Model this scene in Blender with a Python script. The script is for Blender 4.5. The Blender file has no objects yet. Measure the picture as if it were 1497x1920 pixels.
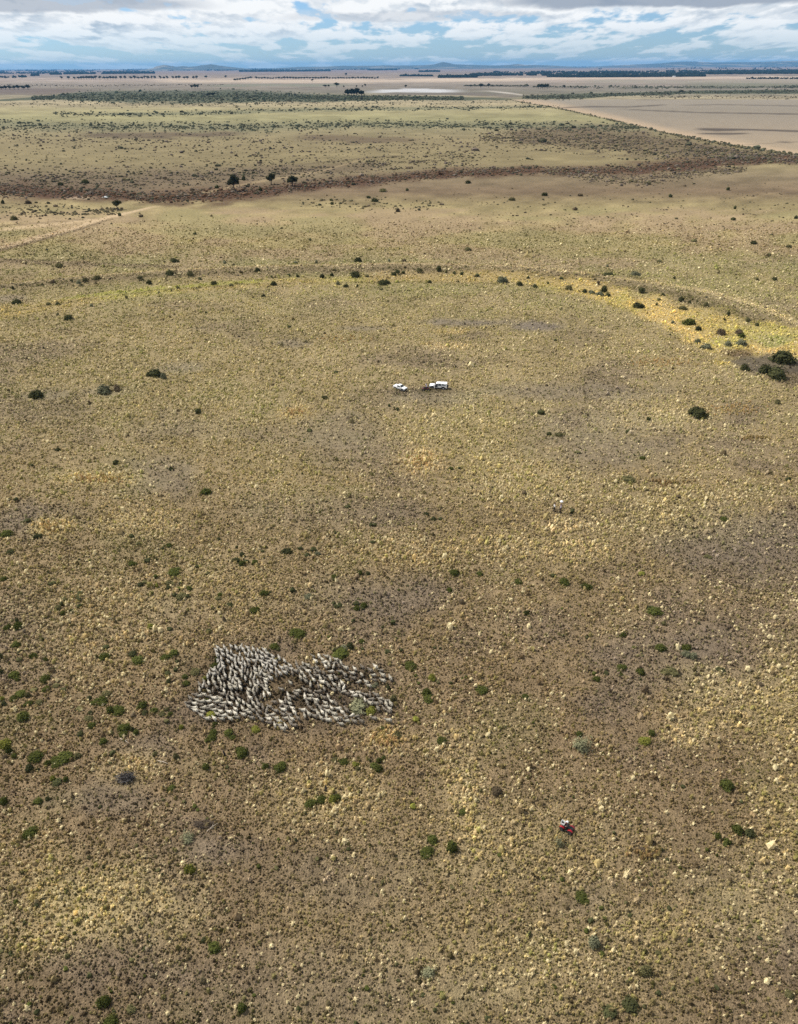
import bpy, bmesh, math, random
import numpy as np
from mathutils import Vector, Matrix
R = math.radians
random.seed(7)
RNG = np.random.default_rng(11)
SC = bpy.context.scene
COL = SC.collection

# ------------------------------------------------------------------ camera
CAM_H = 76.0
F_PX, IW, IH = 1400.0, 1497.0, 1920.0
PITCH, ROLL = R(30.85), R(0.30)
fwd = np.array([0.0, math.cos(PITCH), -math.sin(PITCH)])
up0 = np.array([0.0, math.sin(PITCH), math.cos(PITCH)])
rt0 = np.array([1.0, 0.0, 0.0])
rt = rt0 * math.cos(ROLL) - up0 * math.sin(ROLL)      # camera rolled clockwise: the horizon climbs to the right
up = up0 * math.cos(ROLL) + rt0 * math.sin(ROLL)
cd = bpy.data.cameras.new('camera')
cd.sensor_fit = 'VERTICAL'; cd.sensor_height = 36.0; cd.lens = 36.0 * F_PX / IH
cd.clip_start = 1.0; cd.clip_end = 200000.0
cam = bpy.data.objects.new('camera', cd); COL.objects.link(cam)
M = Matrix(((rt[0], up[0], -fwd[0], 0), (rt[1], up[1], -fwd[1], 0), (rt[2], up[2], -fwd[2], CAM_H), (0, 0, 0, 1)))
cam.matrix_world = M
SC.camera = cam

# ------------------------------------------------------------------ node helper
class NT:
    def __init__(s, tree): s.t = tree; s.n = tree.nodes; s.l = tree.links
    def new(s, kind, **kw):
        n = s.n.new(kind)
        for k, v in kw.items(): setattr(n, k, v)
        return n
    def put(s, sock, v):
        if isinstance(v, bpy.types.NodeSocket): s.l.new(v, sock)
        elif v is not None:
            try: sock.default_value = v
            except Exception:
                sock.default_value = (*v, 1.0) if len(v) == 3 else v
    def m(s, op, a, b=None, c=None, clamp=False):
        n = s.new('ShaderNodeMath', operation=op, use_clamp=clamp)
        for i, v in enumerate((a, b, c)):
            if v is not None: s.put(n.inputs[i], v)
        return n.outputs[0]
    def mix(s, f, a, b, blend='MIX'):
        n = s.new('ShaderNodeMix', data_type='RGBA', blend_type=blend, clamp_factor=True)
        s.put(n.inputs[0], f); s.put(n.inputs[6], a); s.put(n.inputs[7], b)
        return n.outputs[2]
    def noise(s, vec, scale, detail=3, rough=0.55, dist=0.0):
        n = s.new('ShaderNodeTexNoise'); s.put(n.inputs['Vector'], vec)
        n.inputs['Scale'].default_value = scale; n.inputs['Detail'].default_value = detail
        n.inputs['Roughness'].default_value = rough; n.inputs['Distortion'].default_value = dist
        return n.outputs['Fac']
    def ramp(s, f, lo, hi, smooth=True):
        n = s.new('ShaderNodeMapRange'); n.interpolation_type = 'SMOOTHSTEP' if smooth else 'LINEAR'
        s.put(n.inputs[0], f); s.put(n.inputs[1], lo); s.put(n.inputs[2], hi)
        n.inputs[3].default_value = 0; n.inputs[4].default_value = 1
        return n.outputs[0]
    def xyz(s, x, y, z):
        n = s.new('ShaderNodeCombineXYZ'); s.put(n.inputs[0], x); s.put(n.inputs[1], y); s.put(n.inputs[2], z)
        return n.outputs[0]

# ------------------------------------------------------------------ world: blue sky with banks of cumulus
SUN_AZ, SUN_EL = R(-64), R(50)                       # ahead of the camera, to its left
w = bpy.data.worlds.new('World'); SC.world = w; w.use_nodes = True
T = NT(w.node_tree); T.n.clear()
sky = T.new('ShaderNodeTexSky', sky_type='NISHITA'); sky.sun_disc = False
sky.sun_elevation = SUN_EL; sky.sun_rotation = SUN_AZ
sky.air_density = 1.0; sky.dust_density = 0.2; sky.ozone_density = 4.0
tc = T.new('ShaderNodeTexCoord'); sx = T.new('ShaderNodeSeparateXYZ'); T.l.new(tc.outputs['Generated'], sx.inputs[0])
az = T.m('ARCTAN2', sx.outputs[0], sx.outputs[1]); el = T.m('MAXIMUM', sx.outputs[2], 0.0)
s_ = T.m('DIVIDE', 1.0, T.m('ADD', el, 0.022))       # a cloud layer seen edge-on: bands crowd together at the horizon
u = T.m('MULTIPLY', az, T.m('POWER', s_, 0.2)); v = T.m('MULTIPLY', T.m('LOGARITHM', T.m('ADD', el, 0.022), 2.718), 1.0)
wob = T.noise(T.xyz(az, v, 3.0), 4.0, 2)
p1 = T.xyz(T.m('MULTIPLY', u, 14.0), T.m('MULTIPLY', v, 4.2), 1.7)
p2 = T.xyz(T.m('MULTIPLY', u, 14.0), T.m('ADD', T.m('MULTIPLY', v, 4.2), 0.34), 1.7)
c1 = T.noise(p1, 0.9, 8, 0.55, 0.1); c2 = T.noise(p2, 0.9, 8, 0.55, 0.1)
big = T.noise(T.xyz(T.m('MULTIPLY', az, 3.0), T.m('MULTIPLY', v, 2.0), 9.0), 1.4, 3, 0.5)
cov = T.m('ADD', c1, T.m('MULTIPLY', T.m('SUBTRACT', big, 0.5), 0.35))
# more cover higher up, thinning to the pale strip above the horizon
lift = T.ramp(el, 0.004, 0.05)
thr = T.m('SUBTRACT', 0.53, T.m('MULTIPLY', lift, 0.15))
mask = T.ramp(T.m('SUBTRACT', cov, thr), -0.05, 0.06)
mask = T.m('MULTIPLY', mask, T.m('ADD', 0.35, T.m('MULTIPLY', lift, 0.65)))
thin = T.m('SUBTRACT', 1.0, T.ramp(el, 0.25, 0.7))
mask = T.m('MULTIPLY', mask, T.m('ADD', 0.45, T.m('MULTIPLY', thin, 0.55)))
lit = T.ramp(T.m('SUBTRACT', c1, c2), -0.13, 0.06)   # lit tops, shaded bases
deep = T.ramp(T.m('SUBTRACT', cov, thr), 0.02, 0.28)
shade = T.m('MULTIPLY', T.m('SUBTRACT', 1.0, lit), T.m('ADD', 0.35, T.m('MULTIPLY', deep, 0.65)))
def bank(a0, aw, e0, ew):                            # two heavy grey banks
    da = T.m('DIVIDE', T.m('SUBTRACT', az, a0), aw)
    de = T.m('DIVIDE', T.m('ADD', T.m('SUBTRACT', el, e0), T.m('MULTIPLY', T.m('SUBTRACT', c1, 0.5), 0.016)), ew)
    r2 = T.m('ADD', T.m('MULTIPLY', da, da), T.m('MULTIPLY', de, de))
    return T.m('SUBTRACT', 1.0, T.ramp(r2, 0.45, 1.25))
grey = T.m('MAXIMUM', T.m('MAXIMUM', bank(0.29, 0.19, 0.0605, 0.0085), T.m('MULTIPLY', bank(-0.40, 0.20, 0.0585, 0.0085), 0.75)), T.m('MULTIPLY', bank(0.02, 0.16, 0.048, 0.006), 0.35))
mask = T.m('MAXIMUM', mask, grey)
ccol = T.mix(shade, (10.8, 11.0, 11.1, 1), (4.6, 5.7, 6.9, 1))
ccol = T.mix(T.m('MULTIPLY', grey, 0.8), ccol, (2.7, 3.4, 4.5, 1))
hz = T.ramp(el, 0.30, 0.0)
hsv = T.mix(1.0, sky.outputs[0], T.mix(hz, (1, 1, 1, 1), (0.72, 1.00, 1.46, 1)), 'MULTIPLY')
final = T.mix(mask, hsv, ccol)
bg = T.new('ShaderNodeBackground'); T.l.new(final, bg.inputs[0]); bg.inputs[1].default_value = 0.07
wo = T.new('ShaderNodeOutputWorld'); T.l.new(bg.outputs[0], wo.inputs[0])

# ------------------------------------------------------------------ sun
sd = bpy.data.lights.new('sun', 'SUN'); sd.energy = 4.9; sd.angle = R(0.5); sd.color = (1.0, 0.95, 0.86)
sun = bpy.data.objects.new('sun', sd); COL.objects.link(sun)
sdir = Vector((math.sin(SUN_AZ) * math.cos(SUN_EL), math.cos(SUN_AZ) * math.cos(SUN_EL), math.sin(SUN_EL)))
sun.rotation_euler = sdir.to_track_quat('Z', 'Y').to_euler()
SC.view_settings.view_transform = 'Standard'; SC.view_settings.look = 'None'
SC.view_settings.exposure = 0.37; SC.view_settings.gamma = 1.0
SC.cycles.max_bounces = 5; SC.cycles.diffuse_bounces = 2; SC.cycles.volume_bounces = 1; SC.cycles.transparent_max_bounces = 8
SC.cycles.use_denoising = False

# ------------------------------------------------------------------ photo point -> place on the land, and back
def ray(px, py):
    a = (np.asarray(px, float) - IW / 2) / F_PX; b = (IH / 2 - np.asarray(py, float)) / F_PX
    return fwd + a[..., None] * rt + b[..., None] * up
def pix(px, py, z=0.0):
    d = ray(px, py); t = (z - CAM_H) / d[..., 2]
    return d[..., 0] * t, d[..., 1] * t
def at(px, py, z=0.0):
    x, y = pix(px, py, z); return float(x), float(y)
def proj(x, y, z=0.0):
    x = np.asarray(x, float); y = np.asarray(y, float); z = np.asarray(z, float) - CAM_H
    c = x * fwd[0] + y * fwd[1] + z * fwd[2]; c = np.where(c < 1.0, 1.0, c)
    a = (x * rt[0] + y * rt[1] + z * rt[2]) / c; b = (x * up[0] + y * up[1] + z * up[2]) / c
    return IW / 2 + a * F_PX, IH / 2 - b * F_PX
def depth_at(x, y, z=0.0): return x * fwd[0] + y * fwd[1] + (z - CAM_H) * fwd[2]

def lin(c):
    c = np.asarray(c, float) / 255.0
    return np.where(c <= 0.04045, c / 12.92, ((c + 0.055) / 1.055) ** 2.4)
def sstep(a, b, x):
    t = np.clip((x - a) / (b - a), 0, 1); return t * t * (3 - 2 * t)
def hash2(i, j, seed):
    h = (i.astype(np.int64) * 374761393 + j.astype(np.int64) * 668265263 + seed * 1442695041) & 0xFFFFFFFF
    h = ((h ^ (h >> 13)) * 1274126177) & 0xFFFFFFFF
    return ((h ^ (h >> 16)) & 0xFFFFFF) / float(0xFFFFFF)
def vnoise(x, y, seed=0):
    i = np.floor(x); j = np.floor(y); fx = x - i; fy = y - j
    fx = fx * fx * (3 - 2 * fx); fy = fy * fy * (3 - 2 * fy)
    a = hash2(i, j, seed); b = hash2(i + 1, j, seed); c = hash2(i, j + 1, seed); d = hash2(i + 1, j + 1, seed)
    return (a * (1 - fx) + b * fx) * (1 - fy) + (c * (1 - fx) + d * fx) * fy
def fbm(x, y, seed=0, oct=4, rough=0.5):
    s = 0; a = 1.0; t = 0
    for k in range(oct):
        s = s + a * vnoise(x * 2 ** k + 17.3 * k, y * 2 ** k - 9.1 * k, seed + k); t += a; a *= rough
    return s / t

# ------------------------------------------------------------------ object helpers
def tag(o, label=None, cat=None, group=None, kind=None):
    if label: o['label'] = label
    if cat: o['category'] = cat
    if group: o['group'] = group
    if kind: o['kind'] = kind
    return o
def link_mesh(name, me, mats, parent=None):
    o = bpy.data.objects.new(name, me); COL.objects.link(o)
    for m in (mats if isinstance(mats, (list, tuple)) else [mats]): me.materials.append(m)
    if parent: o.parent = parent
    return o
def np_mesh(name, V, F, colors=None, smooth=False):
    """V (n,3); F (m,k) all faces with k corners; colors per vertex (n,3)."""
    me = bpy.data.meshes.new(name); n, (m, k) = len(V), F.shape
    me.vertices.add(n); me.vertices.foreach_set('co', np.ascontiguousarray(V, np.float32).ravel())
    me.loops.add(m * k); me.loops.foreach_set('vertex_index', np.ascontiguousarray(F, np.int32).ravel())
    me.polygons.add(m); me.polygons.foreach_set('loop_start', np.arange(0, m * k, k, dtype=np.int32))
    me.polygons.foreach_set('use_smooth', np.full(m, smooth, bool))
    me.update(calc_edges=True)
    if colors is not None:
        a = me.color_attributes.new('Col', 'FLOAT_COLOR', 'POINT')
        c = np.ones((n, 4), np.float32); c[:, :3] = colors
        a.data.foreach_set('color', c.ravel())
    return me
def empty(name, loc, rz=0.0):
    o = bpy.data.objects.new(name, None); COL.objects.link(o); o.location = loc; o.rotation_euler = (0, 0, rz); return o

# ------------------------------------------------------------------ materials
def mat(name):
    m = bpy.data.materials.new(name); m.use_nodes = True; t = NT(m.node_tree)
    b = m.node_tree.nodes['Principled BSDF']; return m, t, b
def simple(name, col, rough=0.6, metal=0.0, var=0.12, scale=9.0, bump=0.0):
    m, t, b = mat(name); tcd = t.new('ShaderNodeTexCoord')
    n = t.noise(tcd.outputs['Object'], scale, 4)
    k = t.m('ADD', 1.0 - var, t.m('MULTIPLY', n, 2 * var))
    c = t.mix(1.0, (*col, 1), t.xyz(k, k, k), 'MULTIPLY'); t.l.new(c, b.inputs['Base Color'])
    b.inputs['Roughness'].default_value = rough; b.inputs['Metallic'].default_value = metal
    if bump:
        bp = t.new('ShaderNodeBump'); bp.inputs[0].default_value = bump; bp.inputs[1].default_value = 0.05
        t.l.new(n, bp.inputs['Height']); t.l.new(bp.outputs[0], b.inputs['Normal'])
    return m
def leafy(name, source='object', transl=0.25, var=0.35, nscale=3.0):
    """foliage or grass: colour from the object or from the mesh's own colours, a share of light passing through"""
    m = bpy.data.materials.new(name); m.use_nodes = True; t = NT(m.node_tree); t.n.clear()
    if source == 'object':
        oi = t.new('ShaderNodeObjectInfo'); c = oi.outputs['Color']
        r = t.m('ADD', 0.82, t.m('MULTIPLY', oi.outputs['Random'], 0.36)); c = t.mix(1.0, c, t.xyz(r, r, r), 'MULTIPLY')
        tcd = t.new('ShaderNodeTexCoord'); co = tcd.outputs['Object']
    else:
        at_ = t.new('ShaderNodeAttribute'); at_.attribute_name = 'Col'; c = at_.outputs['Color']
        g = t.new('ShaderNodeNewGeometry'); co = g.outputs['Position']
    n = t.noise(co, nscale, 3)
    k = t.m('ADD', 1.0 - var, t.m('MULTIPLY', n, 2 * var)); c = t.mix(1.0, c, t.xyz(k, k, t.m('MULTIPLY', k, 0.95)), 'MULTIPLY')
    d = t.new('ShaderNodeBsdfDiffuse'); t.l.new(c, d.inputs[0])
    tr = t.new('ShaderNodeBsdfTranslucent'); t.l.new(c, tr.inputs[0])
    mx = t.new('ShaderNodeMixShader'); mx.inputs[0].default_value = transl
    t.l.new(d.outputs[0], mx.inputs[1]); t.l.new(tr.outputs[0], mx.inputs[2])
    o = t.new('ShaderNodeOutputMaterial'); t.l.new(mx.outputs[0], o.inputs[0])
    return m
M_GRASS = leafy('grass_blades', 'mesh', 0.30, 0.18, 1.2)
M_SHRUB = leafy('shrub_leaves', 'object', 0.10, 0.50, 2.6)
M_SCRUB = leafy('scrub_leaves', 'mesh', 0.12, 0.3, 0.3)
M_TREE = leafy('gum_leaves', 'object', 0.15, 0.35, 0.5)
M_BARK = simple('bark', (0.10, 0.075, 0.055), 0.9, var=0.4, scale=3.0)

# ------------------------------------------------------------------ what covers the land, place by place
ROWS = [  # photo row, average tone there, grass and cloud shade mixed in
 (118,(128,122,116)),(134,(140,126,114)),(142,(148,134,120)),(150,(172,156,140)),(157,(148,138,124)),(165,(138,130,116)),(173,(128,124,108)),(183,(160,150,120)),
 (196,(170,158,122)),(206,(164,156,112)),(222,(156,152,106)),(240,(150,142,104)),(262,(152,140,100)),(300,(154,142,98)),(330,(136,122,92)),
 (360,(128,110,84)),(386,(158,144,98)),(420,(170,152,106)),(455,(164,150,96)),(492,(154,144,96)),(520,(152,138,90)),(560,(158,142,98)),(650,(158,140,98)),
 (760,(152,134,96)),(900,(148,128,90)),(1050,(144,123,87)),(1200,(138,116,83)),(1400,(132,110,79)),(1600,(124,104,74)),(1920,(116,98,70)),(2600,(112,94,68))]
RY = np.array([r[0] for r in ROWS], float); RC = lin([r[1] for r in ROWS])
def strip_a(px, py, pts, n1, soft=0.5, wob=1.0, ends=30.0):
    P = np.array(pts, float); yc = np.interp(px, P[:, 0], P[:, 1]); hw = np.interp(px, P[:, 0], P[:, 2])
    d = np.abs(py - yc + (n1 - 0.5) * 2.2 * hw * wob) / hw
    a = 1 - sstep(1 - soft, 1 + soft, d)
    lo = 1.0 if P[0, 0] <= 5 else sstep(P[0, 0] - ends, P[0, 0] + ends, px)
    hi = 1.0 if P[-1, 0] >= 1490 else 1 - sstep(P[-1, 0] - ends, P[-1, 0] + ends, px)
    return a * lo * hi
def blob_a(px, py, cx, cy, rx, ry, n1, soft=0.5):
    d = np.sqrt(((px - cx) / rx) ** 2 + ((py - cy) / ry) ** 2) + (n1 - 0.5) * 1.3
    return 1 - sstep(1 - soft, 1 + soft, d)
LEVEE = [(-300,566,5),(0,541,5),(80,533,5),(150,527,6),(300,517,6),(450,510,7),(600,507,7),(750,503,7),(900,507,7),(1000,512,8),(1100,524,9),(1200,539,10),(1300,557,13),(1400,586,17),(1497,628,22),(1800,790,30)]
LEVEE_W = [(-300,480,4),(0,490,4),(100,496,5),(200,499,4),(330,503,3)]
SWALE = [(-300,640,12),(0,588,10),(100,572,9),(200,556,8),(300,545,7),(450,534,6),(600,528,7),(750,522,8),(900,520,9),(1000,526,10),(1100,543,13),(1200,570,18),(1300,612,28),(1400,640,34),(1497,655,34),(1800,720,40)]
CREEK = [(-300,352,10),(0,358,10),(100,361,9),(200,365,7),(270,371,7),(350,371,9),(430,364,10),(520,355,8),(600,346,7),(700,339,7),(800,329,6),(900,323,6),(1000,320,6),(1100,322,6),(1200,317,8),(1300,308,8),(1400,301,6),(1497,297,5),(1800,285,5)]
DIAG = [(960,187),(975,191),(1050,203),(1150,225),(1250,249),(1350,268),(1497,292),(1800,345)]
BARE = [(870,604,85,6,.8),(1010,612,46,9,.9),(680,616,60,4,.6),(640,822,75,45,.55),(310,890,60,35,.6),(345,690,45,9,.7),(200,735,50,8,.5),(1060,735,170,16,.6),(1130,825,130,50,.55),(820,745,90,14,.6),(60,975,80,34,.5),
 (1390,1015,150,60,.5),(1240,1240,150,70,.4),(690,1120,140,45,.4),(545,644,30,7,.6),(350,805,100,18,.35),(85,740,40,8,.6),(20,560,30,6,.6),(640,960,150,30,.35),(340,1150,60,30,.3),(200,1500,90,30,.5),(250,1700,160,60,.25),(620,1640,140,60,.3),
 (600,1850,260,80,.3),(1420,1700,120,90,.35),(280,1400,60,20,.4),(1310,1200,80,30,.4),(900,1850,80,40,.3),(400,1600,60,30,.4),(1100,1700,60,25,.25),(450,1310,90,55,.2),(600,1330,100,40,.2)]
TROD_SHADE = [(238,1461,20,9,.6),(448,1285,92,66,.92),(565,1300,72,58,.7),(650,1312,80,44,.6),(670,1262,60,18,.6),(822,733,40,6,.6),(750,735,24,5,.5),(1045,958,13,6,.75),(1064,1560,22,14,.7),(798,733,12,4,.7)]
STRAW = [(267,977,70,26,(206,180,132),.6),(180,897,80,13,(196,172,118),.7),(100,987,38,20,(196,166,104),.8),(555,773,32,13,(178,150,110),.7),(790,863,44,26,(176,142,102),.8),(835,650,40,9,(204,172,124),.7),(850,622,30,5,(196,164,100),.6),
 (600,1500,110,60,(196,168,108),.5),(870,1470,40,45,(206,176,124),.7),(890,1550,35,40,(204,174,120),.6),(724,1385,46,26,(190,150,100),.7),(180,1690,170,80,(204,176,116),.8),(90,1745,80,40,(200,168,112),.6),(1090,1030,80,22,(204,176,130),.5),
 (1380,1320,120,60,(188,164,110),.5),(250,1440,50,26,(196,164,118),.7),(1000,1600,200,80,(176,156,104),.4),(1050,1800,220,100,(182,160,104),.45),(1450,1620,90,110,(190,160,100),.4),(1290,1370,40,30,(206,176,128),.6),(170,1180,160,90,(186,160,108),.35),
 (760,1030,80,30,(200,164,100),.5),(950,1020,90,25,(196,168,112),.4),(850,1400,70,40,(178,150,104),.4),(1300,1730,130,60,(188,160,104),.4),(60,1600,60,60,(190,150,96),.4),(960,900,110,40,(176,158,96),.4),(1260,960,160,50,(176,158,94),.35),(1200,780,110,40,(186,166,116),.4),
 (880,800,120,60,(160,150,84),.35),(520,900,90,60,(160,146,88),.25),(320,760,300,90,(158,146,86),.25),(1060,985,50,14,(200,168,128),.6),(700,1800,60,30,(150,128,90),.3),(430,1120,200,60,(178,154,106),.25),(1480,1340,60,180,(170,150,84),.35)]
STRAW = [(a, b, c, d, tuple(.5 * v + .5 * w for v, w in zip(col, (192, 174, 124))), op) for a, b, c, d, col, op in STRAW]
def land_noise(px, py, wx, wy):
    dep = np.maximum(depth_at(wx, wy), 30.0); ld = np.log(dep)
    n1 = fbm(wx / dep * 34, ld * 34, 3, 4, 0.6); n2 = fbm(wx / dep * 11, ld * 16, 31, 4, 0.55)
    return n1, n2
def mixc(c, col, a):
    col = lin(col) if max(col) > 1.5 else np.array(col)
    return c + (col - c) * np.asarray(a)[..., None]
def relief(px, py):
    """low grass banks along the old channel; everything else is flat plain"""
    n = np.full(np.shape(px), 0.5)
    z = 1.1 * strip_a(px, py, [(a, b, h * 1.3) for a, b, h in LEVEE], n, 0.9) + 0.7 * strip_a(px, py, [(a, b, h * 1.3) for a, b, h in LEVEE_W], n, 0.9)
    return z
def cover(px, py, wx, wy):
    """colour of the ground cover, and how bare the soil is"""
    n1, n2 = land_noise(px, py, wx, wy)
    nA = fbm(wx / 28, wy / 28, 5, 4); nB = fbm(wx / 9, wy / 9, 8, 3)
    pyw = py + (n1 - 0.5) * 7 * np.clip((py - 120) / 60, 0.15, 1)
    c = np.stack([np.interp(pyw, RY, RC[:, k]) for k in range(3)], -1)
    near = sstep(500, 620, py)
    # broad variation: straw, olive and grey-brown ground
    am = .44 + .40 * (1 - near); c = c * (1 - am * .5 + am * n1)[..., None]
    c = mixc(c, (172, 150, 106), near * sstep(0.52, 0.72, nA) * 0.30)
    c = mixc(c, (124, 120, 70), near * sstep(0.55, 0.75, nB * 0.5 + n2 * 0.5) * 0.35)
    c = mixc(c, (112, 98, 88), near * sstep(0.46, 0.30, nA * 0.6 + n2 * 0.4) * 0.55)
    far = (1 - near)
    c = mixc(c, (148, 144, 92), far * sstep(380, 400, py) * sstep(0.5, 0.66, n2) * 0.45)
    c = mixc(c, (172, 148, 116), far * sstep(380, 400, py) * sstep(0.48, 0.36, n2) * 0.5)
    S = lambda pts, col, op, soft=0.5, wob=1.0, nn=None: mixc(c, col, op * strip_a(px, py, pts, n1 if nn is None else nn, soft, wob))
    # paddocks towards the horizon
    c = S([(300,151,3.2),(600,152.5,3),(900,150,3),(1010,149,2)], (204,186,162), .8)
    c = S([(780,149.6,2.2),(1000,147.6,2),(1497,144.5,2)], (210,190,166), .7)
    c = S([(0,138,3),(500,136,3),(900,131,3),(1497,127,3)], (150,130,122), .5)
    c = S([(0,171,6),(90,172,6),(150,169,3)], (118,104,96), .8, .5, .3)
    c = S([(400,160,2),(650,160,2.2)], (128,134,112), .7)
    c = S([(1100,152,3),(1300,153,3),(1497,152,3)], (150,146,126), .6)
    c = S([(1290,160,4),(1497,160,4)], (122,126,102), .7)
    c = S([(700,172,2.8),(760,169.5,3.6),(855,170.5,3)], (206,210,214), .9, .35, .5)
    c = S([(915,170.5,1.2),(960,175,1.4),(985,179.5,1.4)], (196,190,178), .9, .5, .3)
    c = S([(720,175.5,1.4),(900,177,3),(985,181,2)], (112,104,98), .7)
    # dark green scrub flats, the far ones with cloud shadow painted in
    c = S([(0,188,1.6),(100,183,4),(170,181,9),(300,182,11),(450,181,11),(600,184,6),(750,184,4),(870,185,3),(960,186,2)], (84,92,70), .92, .25, .5)
    c = S([(980,183,4),(1060,182,6),(1150,178,3),(1300,173,3),(1497,172,4)], (84,92,68), .9, .3, .5)
    c = S([(1150,165,1.6),(1497,163,2)], (96,98,78), .6)
    c = S([(180,214,2),(300,214,3),(600,205,3),(900,203,2.5),(1000,200,2)], (112,118,92), .6, .6)
    c = S([(0,233,7),(250,238,7),(500,238,7),(700,232,5),(1000,236,6),(1200,240,5)], (122,124,94), .6, .7)
    c = S([(160,252,4),(300,254,5),(450,250,3)], (104,90,74), .85, .6)
    c = S([(560,258,5),(700,262,6),(780,264,4)], (108,92,74), .85, .6)
    c = S([(950,255,10),(1100,258,20),(1250,275,22),(1400,292,12),(1497,300,6)], (106,90,70), .85, .6)
    c = S([(0,338,14),(200,340,16),(400,330,14),(560,318,10),(720,312,8)], (112,96,78), .8, .7)
    c = S([(-100,300,42),(300,300,42),(700,290,34),(1000,285,30),(1300,285,20)], (132,120,86), .45, .8, .5)
    # the red-brown creek line and the tracks
    c = S([(a,b,h*1.5) for a,b,h in CREEK], (104,82,62), .8, .6)
    c = S([(a,b+1,h*.75) for a,b,h in CREEK], (96,70,52), .85, .5)
    n0 = np.full(px.shape, .5) + (n1 - .5) * .3
    c = S([(-100,486,5),(0,465,4),(80,444,4),(150,425,3),(210,406,2.6),(260,394,2),(290,388,1.4)], (206,182,142), .85, .6, .8, n1)
    c = S([(-100,494,3),(0,470,2.6),(80,449,2.2),(150,430,1.8),(210,410,1.3)], (104,88,64), .8, .6, .6, n0)
    c = S([(0,431,2.5),(100,421,2.2),(180,411,2),(230,403,1.6)], (206,182,140), .8, .6, .6, n0)
    c = S([(0,424,1.5),(120,415,1.3),(200,407,1)], (122,104,80), .5, .6, .6, n0)
    c = S([(350,365,1),(400,358,2),(500,338,2),(600,322,1.4),(690,296,1)], (172,152,112), .6, .6, .8, n0)
    c = S([(560,309,1),(640,301,1.3),(690,296,1.2),(760,291,.8)], (104,92,70), .6, .6, .6, n0)
    c = S([(130,371,2),(165,371,2.5)], (204,182,150), .7)
    # ploughed field beyond the long diagonal edge
    P = np.array(DIAG, float); dy = np.interp(px, P[:, 0], P[:, 1])
    fld = sstep(940, 985, px) * sstep(185.5, 187.5, py) * (1 - sstep(-0.7, 0.7, py - dy))
    fc = np.stack([np.interp(py + (n1 - .5) * 8, [186, 205, 240, 300], v) for v in lin([(156,148,132),(148,140,124),(158,146,126),(176,158,128)]).T], -1)
    c = c + (fc - c) * fld[..., None]
    edge = fld * (1 - sstep(2, 15, dy - py)); c = mixc(c, (198, 174, 140), edge * .75)
    for pts, op in (([(1030,203,.8),(1110,200,1),(1180,200.5,1.1),(1245,196.6,1)], .8), ([(1170,205,.6),(1215,207,.9),(1310,211,.9),(1497,214,1.2)], .8), ([(1280,197.5,.6),(1345,196,.7),(1497,198.5,.9)], .6), ([(1308,242,1.6),(1345,243.5,3),(1400,243,1.4),(1497,246,1.6)], .9),
                    ([(1312,250.5,1.2),(1360,251,2),(1402,250.5,1.2)], .85), ([(1462,265.5,1.6),(1480,267,2)], .7), ([(1400,271,.7),(1497,266,.7)], .4), ([(1200,187.5,.7),(1400,185,.8)], .5)):
        c = mixc(c, (86, 78, 72), op * fld * strip_a(px, py, pts, n0, .6, .6, 14))
    # the old channel: brown banks, yellow floor
    c = S([(a,b,h*.95) for a,b,h in LEVEE], (140,124,92), .8, .6, .5)
    c = S([(a,b+h*.7,h*.45) for a,b,h in LEVEE], (106,96,64), .75, .7, .5)
    c = S([(a,b-h*.9,h*.3) for a,b,h in LEVEE], (190,168,124), .85, .7, .5)
    c = S(LEVEE_W, (122,108,80), .8, .6, .5)
    sw = strip_a(px, py, SWALE, n1, .5, .6)
    c = mixc(c, (196,170,94), sw * (.42 + .5 * sstep(700, 1250, px)))
    c = mixc(c, (180,170,90), sw * sstep(.5, .68, n2) * .6)
    c = mixc(c, (214,182,112), sw * sstep(.52, .36, n2) * sstep(1000, 1250, px) * .8)
    c = S([(120,560,2.5),(200,551,2.5),(300,541,2.5),(420,531,3),(500,528,2)], (168,164,74), .8, .6)
    c = S([(0,588,1.6),(150,563,1.5),(300,544,1.2),(450,534,1.2),(620,531,1.2),(800,529,1.3),(950,532,1.3),(1080,546,1.5)], (104,94,56), .45, .6)
    c = mixc(c, (150,150,84), .8 * blob_a(px, py, 1450, 641, 40, 10, n1)); c = mixc(c, (196,170,70), .7 * blob_a(px, py, 1365, 680, 26, 7, n1))
    c = mixc(c, (100,88,76), .95 * blob_a(px, py, 1445, 683, 78, 18, n1, .25)); c = mixc(c, (96,76,58), .8 * blob_a(px, py, 1385, 662, 28, 6, n1)); c = mixc(c, (84,72,64), .7 * blob_a(px, py, 1490, 708, 50, 14, n1))
    bare = np.zeros(px.shape)
    for cx, cy, rx, ry, op in BARE: bare = np.maximum(bare, op * blob_a(px, py, cx, cy, rx, ry, n1, .6))
    c = mixc(c, (120, 106, 97), bare)
    bare = np.maximum(bare, .97 * blob_a(px, py, 1445, 683, 76, 17, n1, .25))
    for cx, cy, rx, ry, op in TROD_SHADE:       # trodden soil with flock shade painted in; also dark round vehicles, people, twig heap
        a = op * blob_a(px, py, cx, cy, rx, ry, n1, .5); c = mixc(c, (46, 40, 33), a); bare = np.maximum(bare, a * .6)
    straw = np.zeros(px.shape)
    for cx, cy, rx, ry, col, op in STRAW:
        a = op * blob_a(px, py, cx, cy, rx, ry, n1, .7); c = mixc(c, col, a * .8); straw = np.maximum(straw, a)
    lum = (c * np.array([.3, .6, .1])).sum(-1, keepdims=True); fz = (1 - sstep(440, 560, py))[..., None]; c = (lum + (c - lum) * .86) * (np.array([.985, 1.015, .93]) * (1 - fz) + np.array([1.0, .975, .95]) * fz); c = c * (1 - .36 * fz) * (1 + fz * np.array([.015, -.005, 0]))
    return c, bare, straw, n1, n2, nA, nB

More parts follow.
